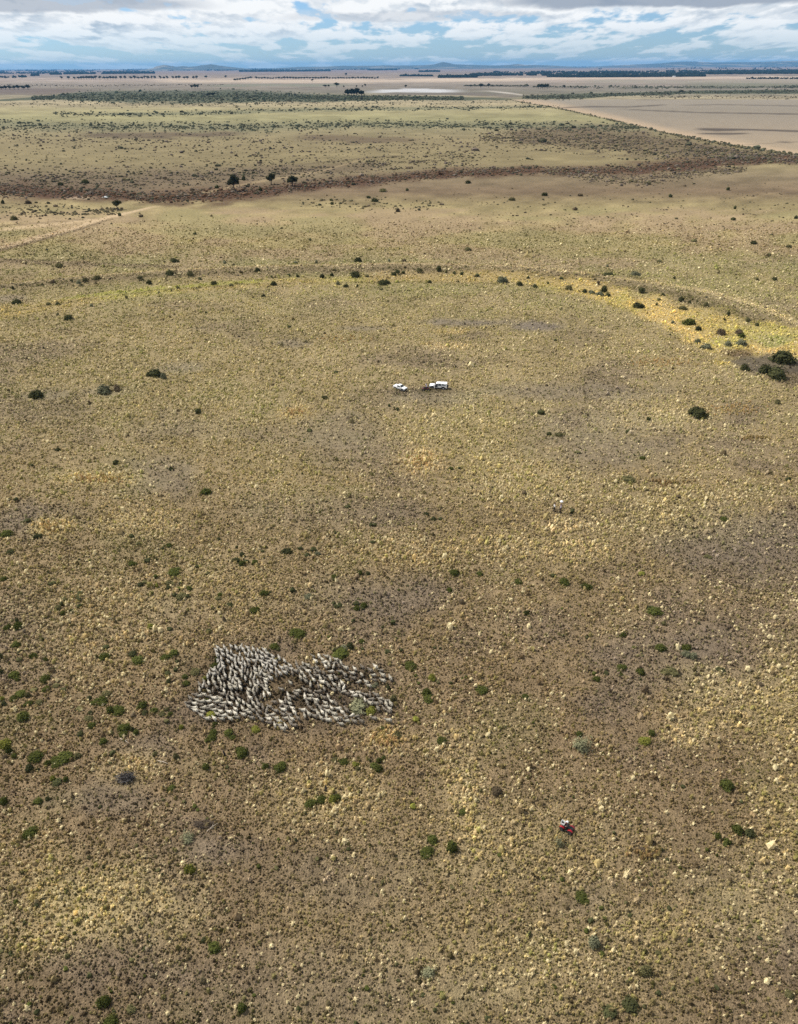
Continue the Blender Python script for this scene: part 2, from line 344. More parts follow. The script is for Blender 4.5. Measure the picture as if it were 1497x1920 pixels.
# ------------------------------------------------------------------ ground: one sheet to the horizon
def build_ground():
    rows = np.concatenate([np.arange(2300, 760, -8.0), np.arange(760, 400, -3.0), np.arange(400, 200, -1.4), np.arange(200, 128.5, -.7)])
    mid = IW / 2
    d = ray(np.full(rows.shape, mid), rows); yy = d[:, 1] * (-CAM_H / d[:, 2])
    yy = yy[(yy > 12) & (yy < 41000)]; yy = np.concatenate([[-900, -120, -30], yy, [43000, 46000]])
    cols = np.concatenate([[-2.2, -1.4, -1.0, -.8], np.linspace(-.66, .66, 420), [.8, 1.0, 1.4, 2.2]])
    yy2 = np.maximum(yy, 60.0)
    X = cols[None, :] * (yy2 * 1.0 + 20)[:, None]; Y = np.repeat(yy[:, None], len(cols), 1)
    x, y = X.ravel(), Y.ravel(); px, py = proj(x, np.maximum(y, 14.0))
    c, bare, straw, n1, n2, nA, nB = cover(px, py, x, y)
    z = relief(px, py) * (y > 60)
    nr, nc = X.shape; i = np.arange(nr * nc).reshape(nr, nc)
    F = np.stack([i[:-1, :-1], i[:-1, 1:], i[1:, 1:], i[1:, :-1]], -1).reshape(-1, 4)
    # under the tussocks the soil itself shows: greyer and darker than the grass
    dep = np.maximum(depth_at(x, y), 20.0); tz = 1 - sstep(300, 430, dep)
    soil = lin((140, 118, 96)) * (0.85 + 0.3 * nB[:, None])
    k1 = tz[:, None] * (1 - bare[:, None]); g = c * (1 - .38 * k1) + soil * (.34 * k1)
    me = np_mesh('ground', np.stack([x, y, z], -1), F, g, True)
    al = me.color_attributes.new('Near', 'FLOAT_COLOR', 'POINT'); al.data.foreach_set('color', np.repeat((.12 + .88 * tz)[:, None], 4, 1).astype(np.float32).ravel())
    m = bpy.data.materials.new('dry_plain'); m.use_nodes = True; t = NT(m.node_tree); b = m.node_tree.nodes['Principled BSDF']
    a = t.new('ShaderNodeAttribute'); a.attribute_name = 'Col'; geo = t.new('ShaderNodeNewGeometry'); P = geo.outputs['Position']
    n_s = t.ramp(t.noise(P, 4.5, 3, .7), .30, .72); n_m = t.ramp(t.noise(P, .7, 4, .65), .30, .70); n_l = t.noise(P, .06, 4, .6); n_x = t.noise(P, .008, 3, .6)
    k = t.m('ADD', .26, t.m('MULTIPLY', n_s, .62)); k = t.m('ADD', k, t.m('MULTIPLY', n_m, .42)); k = t.m('ADD', k, t.m('MULTIPLY', n_l, .30)); k = t.m('ADD', k, t.m('MULTIPLY', n_x, .14))
    col = t.mix(1.0, a.outputs['Color'], t.xyz(k, k, k), 'MULTIPLY')
    # litter and pale stalks on the soil
    vor = t.new('ShaderNodeTexVoronoi'); vor.inputs['Scale'].default_value = 2.3; t.l.new(P, vor.inputs['Vector'])
    fl = t.m('MULTIPLY', t.m('SUBTRACT', 1.0, t.ramp(vor.outputs['Distance'], .05, .22)), t.ramp(n_m, .5, .62))
    nr_ = t.new('ShaderNodeAttribute'); nr_.attribute_name = 'Near'
    col = t.mix(t.m('MULTIPLY', t.m('MULTIPLY', fl, .45), nr_.outputs['Fac']), col, (*lin((196, 172, 130)), 1))
    t.l.new(col, b.inputs['Base Color']); b.inputs['Roughness'].default_value = 1.0; b.inputs['Specular IOR Level'].default_value = 0.05
    bp = t.new('ShaderNodeBump'); t.l.new(t.m('MULTIPLY', nr_.outputs['Fac'], .7), bp.inputs[0]); bp.inputs[1].default_value = .25
    h = t.m('ADD', n_s, t.m('MULTIPLY', n_m, 2.0)); t.l.new(h, bp.inputs['Height']); t.l.new(bp.outputs[0], b.inputs['Normal'])
    o = link_mesh('ground', me, m); tag(o, 'flat dry grass plain running out to the far horizon', kind='structure')
build_ground()

# ------------------------------------------------------------------ tussock grass
def tufts(cx, cy, cz, rad, hgt, col, ns, rng, blades=0):
    """each tussock: a ragged dome of NS facets round a crown, and some stray blades"""
    n = len(cx); ph = rng.uniform(0, 2 * np.pi, (n, 1)); a = ph + np.arange(ns)[None, :] * 2 * np.pi / ns + rng.normal(0, .18, (n, ns))
    r1 = rad[:, None] * rng.uniform(.62, 1.15, (n, ns)); r0 = r1 * rng.uniform(.45, .75, (n, ns))
    z1 = cz[:, None] + hgt[:, None] * rng.uniform(-.12, .22, (n, ns)); z0 = cz[:, None] + hgt[:, None] * rng.uniform(.62, 1.0, (n, ns))
    top = np.stack([cx + rad * rng.normal(0, .15, n), cy + rad * rng.normal(0, .15, n), cz + hgt * rng.uniform(.85, 1.25, n)], -1)
    o = np.stack([cx[:, None] + r1 * np.cos(a), cy[:, None] + r1 * np.sin(a), z1], -1)
    a2 = a + np.pi / ns; i_ = np.stack([cx[:, None] + r0 * np.cos(a2), cy[:, None] + r0 * np.sin(a2), z0], -1)
    on = np.roll(o, -1, 1); im = np.roll(i_, 1, 1); T3 = np.repeat(top[:, None, :], ns, 1)
    V = np.stack([np.stack([o, on, i_], 2), np.stack([o, i_, im], 2), np.stack([im, i_, T3], 2)], 2).reshape(n, ns * 3, 3, 3)
    C = np.broadcast_to(col[:, None, None, :], (n, ns * 3, 3, 3)) * rng.uniform(.80, 1.20, (n, ns * 3, 1, 1))
    Vs, Cs = [V.reshape(-1, 3)], [np.asarray(C).reshape(-1, 3)]
    if blades:
        a = rng.uniform(0, 2 * np.pi, (n, blades)); ln = rad[:, None] * rng.uniform(.9, 1.7, (n, blades)); wv = rad[:, None] * rng.uniform(.10, .22, (n, blades))
        p = np.stack([cx[:, None] + 0 * a, cy[:, None] + 0 * a, cz[:, None] + hgt[:, None] * .35 + 0 * a], -1)
        side = np.stack([-np.sin(a) * wv, np.cos(a) * wv, 0 * a], -1)
        tip = np.stack([cx[:, None] + ln * np.cos(a), cy[:, None] + ln * np.sin(a), cz[:, None] + hgt[:, None] * rng.uniform(.2, 1.5, (n, blades))], -1)
        V = np.stack([p - side, p + side, tip], 2)
        C = np.broadcast_to(col[:, None, None, :], (n, blades, 3, 3)) * rng.uniform(.85, 1.3, (n, blades, 1, 1))
        Vs.append(V.reshape(-1, 3)); Cs.append(np.asarray(C).reshape(-1, 3))
    return np.concatenate(Vs).astype(np.float32), np.concatenate(Cs).astype(np.float32)
PAL = lin([(204,188,146),(206,188,132),(180,168,112),(150,140,94),(158,154,92),(112,100,72),(184,166,124)])
TONE = (PAL / PAL.mean(0)) ** .8
def build_grass():
    Vs, Cs = [], []
    # (from, to, tussocks per square metre, facets, blades, radius, height, short grass?)
    for d0, d1, dens, ns, nb, rad, hgt, short, seed in ((26, 72, 15, 4, 0, .080, .10, 1, 1), (72, 130, 9, 3, 0, .10, .12, 1, 2), (26, 72, 5.6, 5, 10, .105, .17, 0, 3), (72, 120, 5.2, 5, 6, .135, .20, 0, 4),
                                                       (120, 200, 5.6, 4, 2, .15, .20, 0, 5), (200, 300, 3.6, 3, 0, .20, .22, 0, 6), (300, 480, 1.35, 3, 0, .29, .24, 0, 7)):
        e0, e1 = d0 * (.86 if d0 > 30 else 1), d1 * 1.16; W = .72 * (e1 + 30); n = int(1.15 * dens * 2 * W * (e1 - e0)); rng = np.random.default_rng(seed)
        x = rng.uniform(-W, W, n); y = rng.uniform(e0, e1, n); keep = np.abs(x) < .70 * (y + 24)
        x, y = x[keep], y[keep]; px, py = proj(x, y)
        c, bare, straw, n1, n2, nA, nB = cover(px, py, x, y)
        clump = fbm(x / 2.2, y / 2.2, 77, 3); p = sstep(.26, .52, clump + straw * .25) * (.45 + .9 * sstep(.35, .6, vnoise(x / .9, y / .9, 55)))
        fade = (1 - sstep(360, 480, y) if d1 == 480 else 1 - sstep(d1 * .86, e1, y)) * (1 if d0 < 30 else sstep(e0, d0 * 1.16, y))
        keep = rng.uniform(0, 1, len(x)) < np.clip((.55 if short else .22) + p, 0, 1) * (1 - bare * (.55 if short else .85)) * fade
        x, y, px, py, c, bare, straw, nA, nB = [q[keep] for q in (x, y, px, py, c, bare, straw, nA, nB)]
        n = len(x)
        # each tussock is one of the palette's kinds: some patches greener, some paler
        wts = np.stack([.9 + 1.6 * straw, .6 + 1.4 * straw, 1.3 + 0 * nA, 1.3 - straw, .8 + 1.6 * sstep(.5, .7, nB), .8 - .7 * straw + bare, .6 + straw], -1)
        cum = np.cumsum(wts / wts.sum(-1, keepdims=True), -1); k = (rng.uniform(0, 1, (n, 1)) > cum).sum(-1).clip(0, 6)
        if short: col = c * TONE[k] * .90 * rng.uniform(.38, 1.22, (n, 1))
        else:
            col = c * TONE[k] * 1.42; col *= rng.uniform(.72, 1.25, (n, 1)) * (1.0 + .12 * straw[:, None])
            pale = rng.uniform(0, 1, n) < (.17 + .2 * straw) * sstep(.32, .58, nB + .15 * straw); col[pale] = lin((224, 208, 168)) * rng.uniform(.85, 1.12, (pale.sum(), 1))
        sz = rng.lognormal(-.05, .42, n) * (1 + .3 * straw)
        if not short: sz *= np.where(pale, 1.08, 1.0)
        V, C = tufts(x, y, relief(px, py), rad * sz, hgt * sz * (1 + .4 * straw), col, ns, rng, nb)
        Vs.append(V); Cs.append(C)
    for cx, cy, rx, ry, m in ((724, 1385, 24, 13, 60), (790, 865, 20, 11, 70), (555, 774, 15, 6, 50), (180, 898, 40, 7, 110), (100, 989, 17, 8, 45), (1049, 1578, 8, 8, 14), (1411, 822, 24, 3, 50), (1210, 1600, 22, 10, 40), (1380, 768, 40, 9, 90), (1240, 680, 60, 8, 110), (640, 636, 40, 7, 70), (1255, 905, 45, 6, 60)):
        rng = np.random.default_rng(int(cx)); px = cx + rx * rng.normal(0, .6, m); py = cy + ry * rng.normal(0, .6, m); x, y = pix(px, py)
        c = lin([(200, 172, 122), (186, 152, 108), (176, 156, 104)])[rng.integers(0, 3, m)] * rng.uniform(.75, 1.2, (m, 1))
        if cx in (1411, 1210, 1255): c = c * .62
        V, C = tufts(x, y, relief(px, py), np.full(m, .24), rng.uniform(.35, .6, m), c * .95, 5, rng, 12); Vs.append(V); Cs.append(C)
    V = np.concatenate(Vs); C = np.concatenate(Cs)
    print('grass triangles', len(V) // 3)
    me = np_mesh('dry_grass', V, np.arange(len(V)).reshape(-1, 3), C)
    tag(link_mesh('dry_grass', me, M_GRASS), 'dry straw-coloured tussock grass covering the plain', 'grass', kind='stuff')
build_grass()

# ------------------------------------------------------------------ shrubs of the plain, each where the photo shows it: x y width height kind
SHRUBS = '''326 489 17 10 d;112 497 16 7 o;421 492 8 6 y;319 512 20 11 d;357 513 14 10 o;482 506 12 8 d;262 520 14 7 o;180 521 18 8 o;159 524 11 8 o;148 529 11 8 y;135 525 7 6 o;101 528 11 8 n;79 531 7 5 o;24 537 6 8 d;280 529 13 9 d;402 531 13 9 d;334 540 7 6 o;320 543 8 4 o;299 549 6 6 o;237 557 8 6 o;32 566 21 11 d;91 569 12 6 o;108 569 11 7 d;171 572 8 6 y;127 596 20 12 d;108 589 8 6 o;494 554 10 7 d;376 585 5 4 d;387 585 6 4 d;216 583 4 4 d;292 700 26 15 d;306 706 11 12 y;195 731 26 17 y;219 728 14 13 n;69 741 27 14 d;167 754 5 5 n;371 771 9 7 d;257 653 4 3 d;434 534 12 5 o;375 519 7 5 d
671 489 18 10 d;759 489 9 8 n;730 489 6 6 y;555 493 9 6 y;594 492 7 7 y;823 504 12 11 d;786 506 13 9 o;756 508 9 6 d;747 509 11 7 d;739 513 12 7 d;852 509 8 6 d;866 510 7 6 d;895 513 11 6 d;837 507 7 6 o;668 515 23 10 d;688 515 9 5 o;622 512 9 6 d;604 517 11 9 d;558 514 9 6 d;510 516 6 5 d;542 512 9 5 d;515 532 13 9 d;635 531 9 8 y;718 529 28 10 d;806 528 8 6 d;860 527 6 4 d;650 536 12 8 d;670 536 6 6 d;941 525 24 13 y;976 532 15 9 d;991 517 8 5 d;715 541 8 5 o;542 611 10 4 d;609 744 12 6 d;630 696 11 4 d;618 690 10 4 o;926 611 4 5 d;730 759 4 4 d;738 764 5 4 d;745 766 8 5 d
1139 515 24 10 d;1190 513 20 10 y;1265 521 7 6 d;1236 490 11 6 o;1442 477 9 5 o;1453 523 11 8 d;1139 498 7 5 y;1419 523 9 6 o;1053 520 9 6 d;1028 529 6 5 d;1122 529 7 9 n;1003 536 12 8 d;1067 540 14 11 o;1095 546 13 9 d;1109 548 14 9 y;1124 551 18 8 y;1134 543 13 13 d;1139 553 12 8 d;1203 544 15 10 d;1196 573 23 13 d;1243 550 9 6 d;1278 560 13 9 d;1293 564 9 6 d;1308 563 6 10 o;1323 570 11 9 o;1236 559 10 5 o;1367 587 9 9 d;1402 598 11 9 o;1420 606 9 7 d;1360 597 6 6 o;1295 604 29 13 g;1310 616 13 12 d;1262 604 8 7 y;1283 577 18 6 o;1231 570 8 6 o;1309 640 13 11 y;1326 650 21 14 y;1354 624 21 13 n;1393 629 17 11 g;1391 643 23 15 y;1367 644 17 11 y;1386 622 16 10 n;1473 674 47 27 d;1396 689 20 16 d;1439 694 30 20 d;1458 702 35 23 d;1131 686 6 4 d;1041 636 8 5 d;1257 626 4 4 d;1054 579 4 4 d;1312 774 35 20 d;1014 772 11 6 d;1457 753 10 9 o;1225 684 8 5 o
109 841 10 7 d;61 871 4 4 d;217 866 9 6 d;322 877 10 7 d;386 920 21 12 g;30 935 8 6 d;51 974 11 5 d;69 1003 17 10 d;13 998 24 8 g;19 1032 15 6 d;247 1003 10 6 d;317 1019 15 8 g;305 1026 6 4 d;258 1017 7 5 o;247 1054 15 9 g;276 1049 9 6 d;284 1039 5 4 d;292 1047 5 4 d;327 1068 24 12 g;370 1060 6 5 d;411 1008 5 4 d;444 1023 7 4 d;454 1038 9 7 d;438 1046 10 7 o;446 1049 7 7 d;454 1054 14 10 g;463 1050 8 5 d;477 1053 9 7 g;492 1031 6 4 d;389 1073 7 5 o
539 1030 19 11 d;563 1026 8 5 d;587 1028 10 6 d;577 1037 11 7 d;595 1035 10 8 y;676 1072 11 11 g;690 1072 10 7 d;627 1077 12 6 g;851 1070 20 12 g;900 1072 13 9 g;799 962 12 7 d;813 970 12 7 d;826 970 7 4 d;696 982 6 5 d;702 982 7 5 d;653 948 9 4 d;845 876 11 7 g;861 876 5 4 d;983 922 8 6 n;580 805 10 4 d;629 996 5 4 d;699 1014 8 4 d
1030 812 9 6 d;1050 814 15 8 o;1178 808 9 6 d;1085 846 10 4 o;1204 856 13 6 g;1190 851 4 3 d;1216 784 6 5 d;1065 894 7 5 n;1179 897 25 6 o;1273 929 8 5 n;1073 957 9 7 d;1360 971 15 8 g;1478 897 8 5 d;1204 1073 11 5 b;1037 1076 9 5 d;1327 1040 14 6 o
6 1082 12 8 g;97 1092 11 6 d;134 1108 5 4 d;150 1109 9 5 d;147 1115 11 5 d;148 1121 8 6 d;122 1123 9 7 o;116 1131 7 6 d;108 1136 13 9 o;148 1134 9 6 d;135 1142 11 7 d;118 1147 11 9 g;34 1170 18 13 g;31 1161 6 6 d;14 1174 14 10 g;31 1205 17 11 g;78 1196 9 8 g;38 1220 11 8 d;35 1234 10 6 o;64 1226 15 11 g;85 1233 9 8 g;2 1227 10 14 d;291 1079 7 6 g;264 1093 11 8 d;272 1089 8 5 o;294 1096 6 7 b;283 1110 11 8 g;314 1090 14 6 o;324 1092 7 5 o;315 1099 9 6 d;334 1101 9 6 g;338 1092 6 5 d;355 1100 11 8 g;340 1114 22 9 o;351 1115 7 5 d;328 1114 7 6 d;413 1112 11 8 g;411 1119 11 7 o;431 1132 14 8 d;476 1142 20 8 g;494 1109 16 11 g;420 1159 6 7 n;391 1180 9 6 d;283 1172 13 11 b;318 1176 9 6 d;199 1210 11 5 d;197 1228 20 12 g;250 1222 15 11 d;257 1233 25 12 g;309 1230 17 10 g;325 1222 20 13 g;332 1237 7 5 d;329 1253 8 6 d;314 1259 10 6 d;348 1265 12 9 g;349 1277 15 9 g;367 1257 19 8 o;383 1270 10 9 b;402 1247 18 14 g;407 1235 7 9 g;315 1274 10 10 d;28 1263 20 12 g;34 1269 12 9 g;82 1270 19 14 g;98 1254 10 8 d;104 1282 12 5 o;87 1289 16 10 g;119 1290 10 5 d;2 1257 10 8 d;40 1297 20 11 g;53 1300 11 10 o;26 1307 17 10 g;4 1307 9 8 b;5 1316 12 9 d;53 1315 13 8 g;73 1312 15 9 o;63 1291 12 5 o;190 1309 28 12 g;199 1297 18 11 o;167 1305 10 8 d;205 1329 13 14 g;224 1327 26 13 g;265 1321 18 14 g;270 1334 13 8 d;288 1329 16 10 g;305 1335 13 9 o;318 1335 11 9 g;313 1327 8 6 o;249 1338 8 6 n;169 1333 9 8 d;164 1343 16 8 o;147 1326 11 5 o;44 1342 22 17 g;171 1355 17 10 g;151 1372 13 9 d;234 1362 22 15 g;232 1372 16 10 g;255 1370 12 11 g;247 1365 9 9 d;208 1370 11 7 o;340 1360 10 9 b;313 1349 8 7 o;381 1310 16 9 g;396 1337 20 13 b;401 1354 12 9 g;429 1370 18 12 g;436 1379 13 8 g;479 1365 18 11 b
549 1104 9 7 d;577 1116 16 10 y;626 1129 8 6 d;636 1132 16 8 d;668 1129 9 6 d;683 1132 14 11 g;670 1138 13 9 g;626 1084 7 5 d;844 1104 11 8 g;866 1126 9 7 n;987 1146 11 11 g;972 1088 16 8 g;662 1161 7 5 d;737 1165 7 7 d;560 1183 30 11 g;513 1209 18 11 g;687 1188 7 6 n;678 1199 11 8 g;655 1209 14 15 d;642 1222 32 14 g;627 1215 8 6 o;645 1212 16 12 y;726 1219 9 6 d;753 1216 6 5 d;772 1245 23 12 g;810 1267 15 13 b;802 1295 16 14 g;807 1307 24 14 g;903 1289 22 12 g;985 1302 13 9 g;702 1280 14 9 y;728 1286 7 7 d;739 1306 13 13 o;672 1322 40 24 s;697 1330 20 14 b;780 1345 10 7 b;719 1363 10 8 g;745 1376 18 12 o
1057 1088 21 12 g;1101 1098 19 12 g;1090 1097 6 5 d;1219 1137 15 9 d;1231 1143 26 14 g;1246 1167 9 7 o;1169 1187 13 11 g;1241 1211 20 13 g;1289 1212 18 11 g;1289 1223 18 13 y;1300 1227 14 14 y;1166 1248 17 11 g;1161 1258 13 8 g;1203 1257 16 13 g;1259 1254 29 14 o;1272 1257 9 11 n;1354 1253 16 10 d;1426 1280 13 8 n;1121 1271 14 11 g;1115 1260 7 5 g;1137 1259 11 4 d;1087 1372 13 10 g;1222 1370 14 12 g
401 1370 14 10 g;394 1382 21 13 g;456 1407 26 20 g;387 1435 13 12 g;496 1434 13 13 g;194 1386 14 12 g;211 1410 10 7 d;290 1412 7 8 o;329 1415 11 14 o;488 1398 12 7 n;8 1393 22 16 b;16 1404 12 14 g;7 1416 11 8 n;25 1414 11 10 g;68 1412 28 17 g;69 1423 13 10 g;88 1427 13 10 g;107 1429 20 10 g;120 1415 30 14 g;103 1420 18 11 g;144 1413 15 12 o;55 1437 16 15 d;99 1456 10 11 b;107 1463 19 8 d;124 1458 11 12 g;322 1475 15 10 g;7 1499 16 16 g;72 1498 16 12 g;88 1494 10 8 d;57 1559 27 17 g;350 1564 28 21 s;357 1625 19 19 b
525 1436 24 17 g;710 1423 11 11 g;719 1417 9 8 g;701 1432 16 11 g;712 1437 15 13 g;643 1425 18 9 g;629 1420 13 7 o;666 1430 12 10 b;670 1438 9 8 o;830 1386 18 13 g;580 1505 18 13 g;592 1498 20 13 g;603 1494 18 13 g;625 1496 15 14 b;634 1491 16 13 g;933 1481 21 17 n;868 1519 16 11 g;775 1508 10 7 b;813 1572 20 15 g;802 1592 26 15 g;848 1585 22 22 g
1097 1395 38 36 s;1209 1386 22 15 b;1366 1472 25 20 g;1346 1564 16 13 g;1363 1573 17 14 g;1386 1554 21 17 g;1406 1560 18 16 d;1049 1577 18 20 s
401 1772 24 18 g;382 1759 11 9 d;194 1872 25 22 g;244 1890 17 14 o;209 1910 28 22 g;454 1884 18 18 g;804 1819 25 20 s;1090 1677 26 17 g;1114 1763 21 22 y;1237 1783 12 9 o;1211 1814 22 20 o;1142 1894 28 18 d;1184 1879 32 22 d;1481 1860 17 14 o
366 438 9 5 d;225 403 9 7 d;264 405 10 5 n;27 410 17 9 o;6 380 9 7 d;53 380 14 7 n;159 342 17 7 d;115 346 13 7 d;582 449 7 5 o;879 467 16 7 o;704 376 14 8 d;622 375 7 5 d;623 382 7 5 d;692 370 9 5 d;764 356 8 5 d;719 358 17 6 o;877 342 14 6 d;747 395 11 8 n;961 374 15 5 o;1257 368 9 6 d;1378 390 7 6 d;1375 411 10 6 d;1078 392 12 5 n;1302 451 13 5 o;1414 455 15 6 d;1479 462 13 6 o;1022 365 14 6 d;1088 366 11 5 n;1366 355 9 6 d;1492 408 9 6 d;407 351 10 7 d;457 336 9 7 d;489 356 9 8 d'''
TINT = {'d': ((.058, .060, .028), 'dark green'), 'g': ((.064, .071, .021), 'green'), 'b': ((.15, .15, .034), 'yellow-green'), 'o': ((.115, .105, .050), 'olive'),
        'y': ((.135, .135, .085), 'grey-green'), 'n': ((.105, .080, .052), 'brown'), 's': ((.21, .205, .125), 'pale silvery-green')}
items = []
for e in SHRUBS.replace('\n', ';').split(';'):
    f = e.split(); items.append((float(f[0]), float(f[1]), float(f[2]), float(f[3]), f[4]))
items.sort(key=lambda t: -t[2] * t[3])
BIG, REST = items[:300], items[300:]

def leaf_cloud(rng, n, lobes, leaf, soft=False):
    """leaf-sized faces through the volume of a few rounded lobes; unit width 1 and height about .5, base at 0"""
    V, F = [], []
    P = []
    for k in range(n):
        cx, cy, r, h = lobes[rng.integers(len(lobes))]
        a = rng.uniform(0, 2 * np.pi); c = rng.uniform(0, 1) ** .8; s = math.sqrt(max(0, 1 - c * c)); q = rng.uniform(.62, 1.06) if not soft else rng.uniform(.3, 1.25)
        p = np.array([cx + r * q * s * math.cos(a), cy + r * q * s * math.sin(a), max(.02, h * q * c)]); P.append((p, np.array([s * math.cos(a), s * math.sin(a), c * .9 + .2])))
    out = []
    for p, nr in P:
        nr = nr + rng.normal(0, .42, 3); nr /= np.linalg.norm(nr); t = np.cross(nr, rng.normal(0, 1, 3)); t /= np.linalg.norm(t) + 1e-6; b = np.cross(nr, t)
        l = leaf * rng.uniform(.6, 1.5); w_ = l * rng.uniform(.35, .7) if not soft else l * .22
        i = len(V); V += [p - t * l, p + b * w_, p + t * l, p - b * w_]; F.append((i, i + 1, i + 2, i + 3))
    return np.array(V), np.array(F)
def shrub_mesh(seed, soft=False):
    rng = np.random.default_rng(seed); nl = int(rng.integers(3, 6)); lobes = []
    for k in range(nl):
        a = rng.uniform(0, 6.28); d = rng.uniform(.05, .30) if k else 0; r = rng.uniform(.20, .32) if k else rng.uniform(.30, .38)
        lobes.append((d * math.cos(a), d * math.sin(a), r, r * rng.uniform(1.1, 1.6)))
    V, F = leaf_cloud(rng, 420 if soft else 520, lobes, .075 if soft else .055, soft)
    if not soft:   # dense twiggy heart so that one cannot see through it
        for cx, cy, r, h in lobes:
            i = len(V); ring = [(cx + r * .72 * math.cos(k * 1.047), cy + r * .72 * math.sin(k * 1.047), .0) for k in range(6)] + [(cx + r * .6 * math.cos(k * 1.047 + .3), cy + r * .6 * math.sin(k * 1.047 + .3), h * .5) for k in range(6)]
            V = np.concatenate([V, np.array(ring + [(cx, cy, h * .8)])])
            q = [(i + k, i + (k + 1) % 6, i + 6 + (k + 1) % 6, i + 6 + k) for k in range(6)] + [(i + 6 + k, i + 6 + (k + 1) % 6, i + 12, i + 12) for k in range(6)]
            F = np.concatenate([F, np.array(q)])
    V[:, 0] /= max(.3, np.ptp(V[:, 0])); V[:, 1] /= max(.3, np.ptp(V[:, 1])); V[:, 2] *= .55 / max(.2, V[:, 2].max())
    return V, F
def quads_mesh(name, V, F):
    me = bpy.data.meshes.new(name); me.from_pydata([tuple(v) for v in V], [], [tuple(f) if f[2] != f[3] else tuple(f[:3]) for f in F.tolist()]); me.update(); return me
SH_ME = []
for k in range(9):
    me = quads_mesh('shrub', *shrub_mesh(100 + k)); me.materials.append(M_SHRUB); SH_ME.append(me)
SOFT_ME = []
for k in range(3):
    me = quads_mesh('shrub', *shrub_mesh(200 + k, True)); me.materials.append(M_SHRUB); SOFT_ME.append(me)

# words for each label: look, size, and the nearest landmark one can find
LAND = [('the white wagon', 822, 723), ('the white utility', 751, 728), ('the two people', 1046, 950), ('the red quad', 1064, 1548), ('the dark stump', 611, 1476), ('the twig heap', 238, 1461),
        ('the muddy pool', 1440, 685), ('the round gum', 221, 386), ('the tallest gum', 440, 343), ('the sheep flock', 540, 1285), ('the silvery shrub', 1097, 1395), ('the silvery bush', 350, 1564), ('the bare patch', 1010, 612)]
def zone(px, py):
    if py < 415: return 'near the creek scrub'
    lv = np.interp(px, [p[0] for p in LEVEE], [p[1] for p in LEVEE]); sw = np.interp(px, [p[0] for p in SWALE], [p[1] for p in SWALE])
    if py < lv - 8: return 'behind the grass bank'
    if py < lv + 9: return 'on the curved grass bank'
    if py < sw + 14: return 'in the yellow channel'
    best = min(LAND, key=lambda l: (l[1] - px) ** 2 + ((l[2] - py) * 1.3) ** 2); dx, dy = px - best[1], (py - best[2]) * 1.3
    if best[0] == 'the sheep flock' and abs(dx) < 190 and abs(dy) < 105: return 'among the sheep flock'
    d = math.hypot(dx, dy); far = 'close ' if d < 110 else ('' if d < 260 else 'far ')
    side = 'left of ' if dx < -abs(dy) else 'right of ' if dx > abs(dy) else 'behind ' if dy < 0 else 'in front of '
    return far + side + best[0]
def size_word(w, h, z_, py):
    r = w / np.interp(py, [350, 500, 700, 1000, 1300, 1900], [9, 12, 18, 14, 16, 22])
    return 'tiny' if r < .6 else 'small' if r < .9 else 'medium' if r < 1.25 else 'large' if r < 1.8 else 'huge'
ORD = ['', 'second ', 'third ', 'fourth ', 'fifth ', 'sixth ', 'seventh ', 'eighth ', 'ninth ', 'tenth ', 'eleventh ', 'twelfth ', 'thirteenth ', 'fourteenth ', 'fifteenth ', 'sixteenth ']
by = {}
for it in BIG:
    by.setdefault((size_word(it[2], it[3], 0, it[1]), TINT[it[4]][1], zone(it[0], it[1])), []).append(it)
LABEL = {}
for (sz, cl, zn), L in by.items():
    form = 'feathery' if cl.startswith('pale') else 'flat' if False else 'rounded'
    if len(L) == 1: LABEL[L[0]] = f'{sz} {cl} {form} shrub {zn}'; continue
    # several alike: tell them apart by order, counted from the nearer end
    L = sorted(L, key=lambda t: t[0]); n = len(L)
    for i, it in enumerate(L):
        j = n - 1 - i
        o = (ORD[i] + 'from left' if i else 'leftmost') if i <= j else (ORD[j] + 'from right' if j else 'rightmost')
        LABEL[it] = f'{o} of the {sz} {cl} shrubs {zn}'.replace('the red quad bike', 'the red quad')
GRP = {'d': 'dark shrubs on the plain', 'g': 'green shrubs on the plain', 'b': 'yellow-green shrubs on the plain', 'o': 'olive shrubs on the plain', 'y': 'grey-green shrubs on the plain', 'n': 'brown shrubs on the plain', 's': 'silvery shrubs on the plain'}
rs = random.Random(5)
def shrub_place(cx, cy, w, h):
    for _ in range(3):
        z0 = float(relief(np.array([cx]), np.array([cy]))[0])
        x, y = at(cx, cy + h * .12, z0 + .35); d = depth_at(x, y); k = F_PX / d; W = w / k
    va = math.atan2(CAM_H, math.hypot(x, y))             # a low mound seen from above shows its depth as well as its height
    H = max(.30 * W, min(1.1 * W, (h / k - W * .62 * math.sin(va)) / max(.25, math.cos(va)) + .16 * W))
    return x, y, z0, W, H
for it in BIG:
    px, py, w_, h_, c = it; x, y, z0, W, H = shrub_place(px, py, w_ * (1.0 if py < 700 else 1.16), h_ * (.86 if py < 700 else 1.06))
    me = rs.choice(SOFT_ME if c == 's' else SH_ME)
    o = bpy.data.objects.new('shrub', me); COL.objects.link(o)
    o.location = (x, y, z0 - .02); o.rotation_euler = (0, 0, rs.uniform(0, 6.28)); o.scale = (W, W, H / .55)
    t = TINT[c][0]; j = rs.uniform(.85, 1.2); o.color = (t[0] * j, t[1] * j, t[2] * j, 1)
    tag(o, LABEL[it], 'shrub', GRP[c])

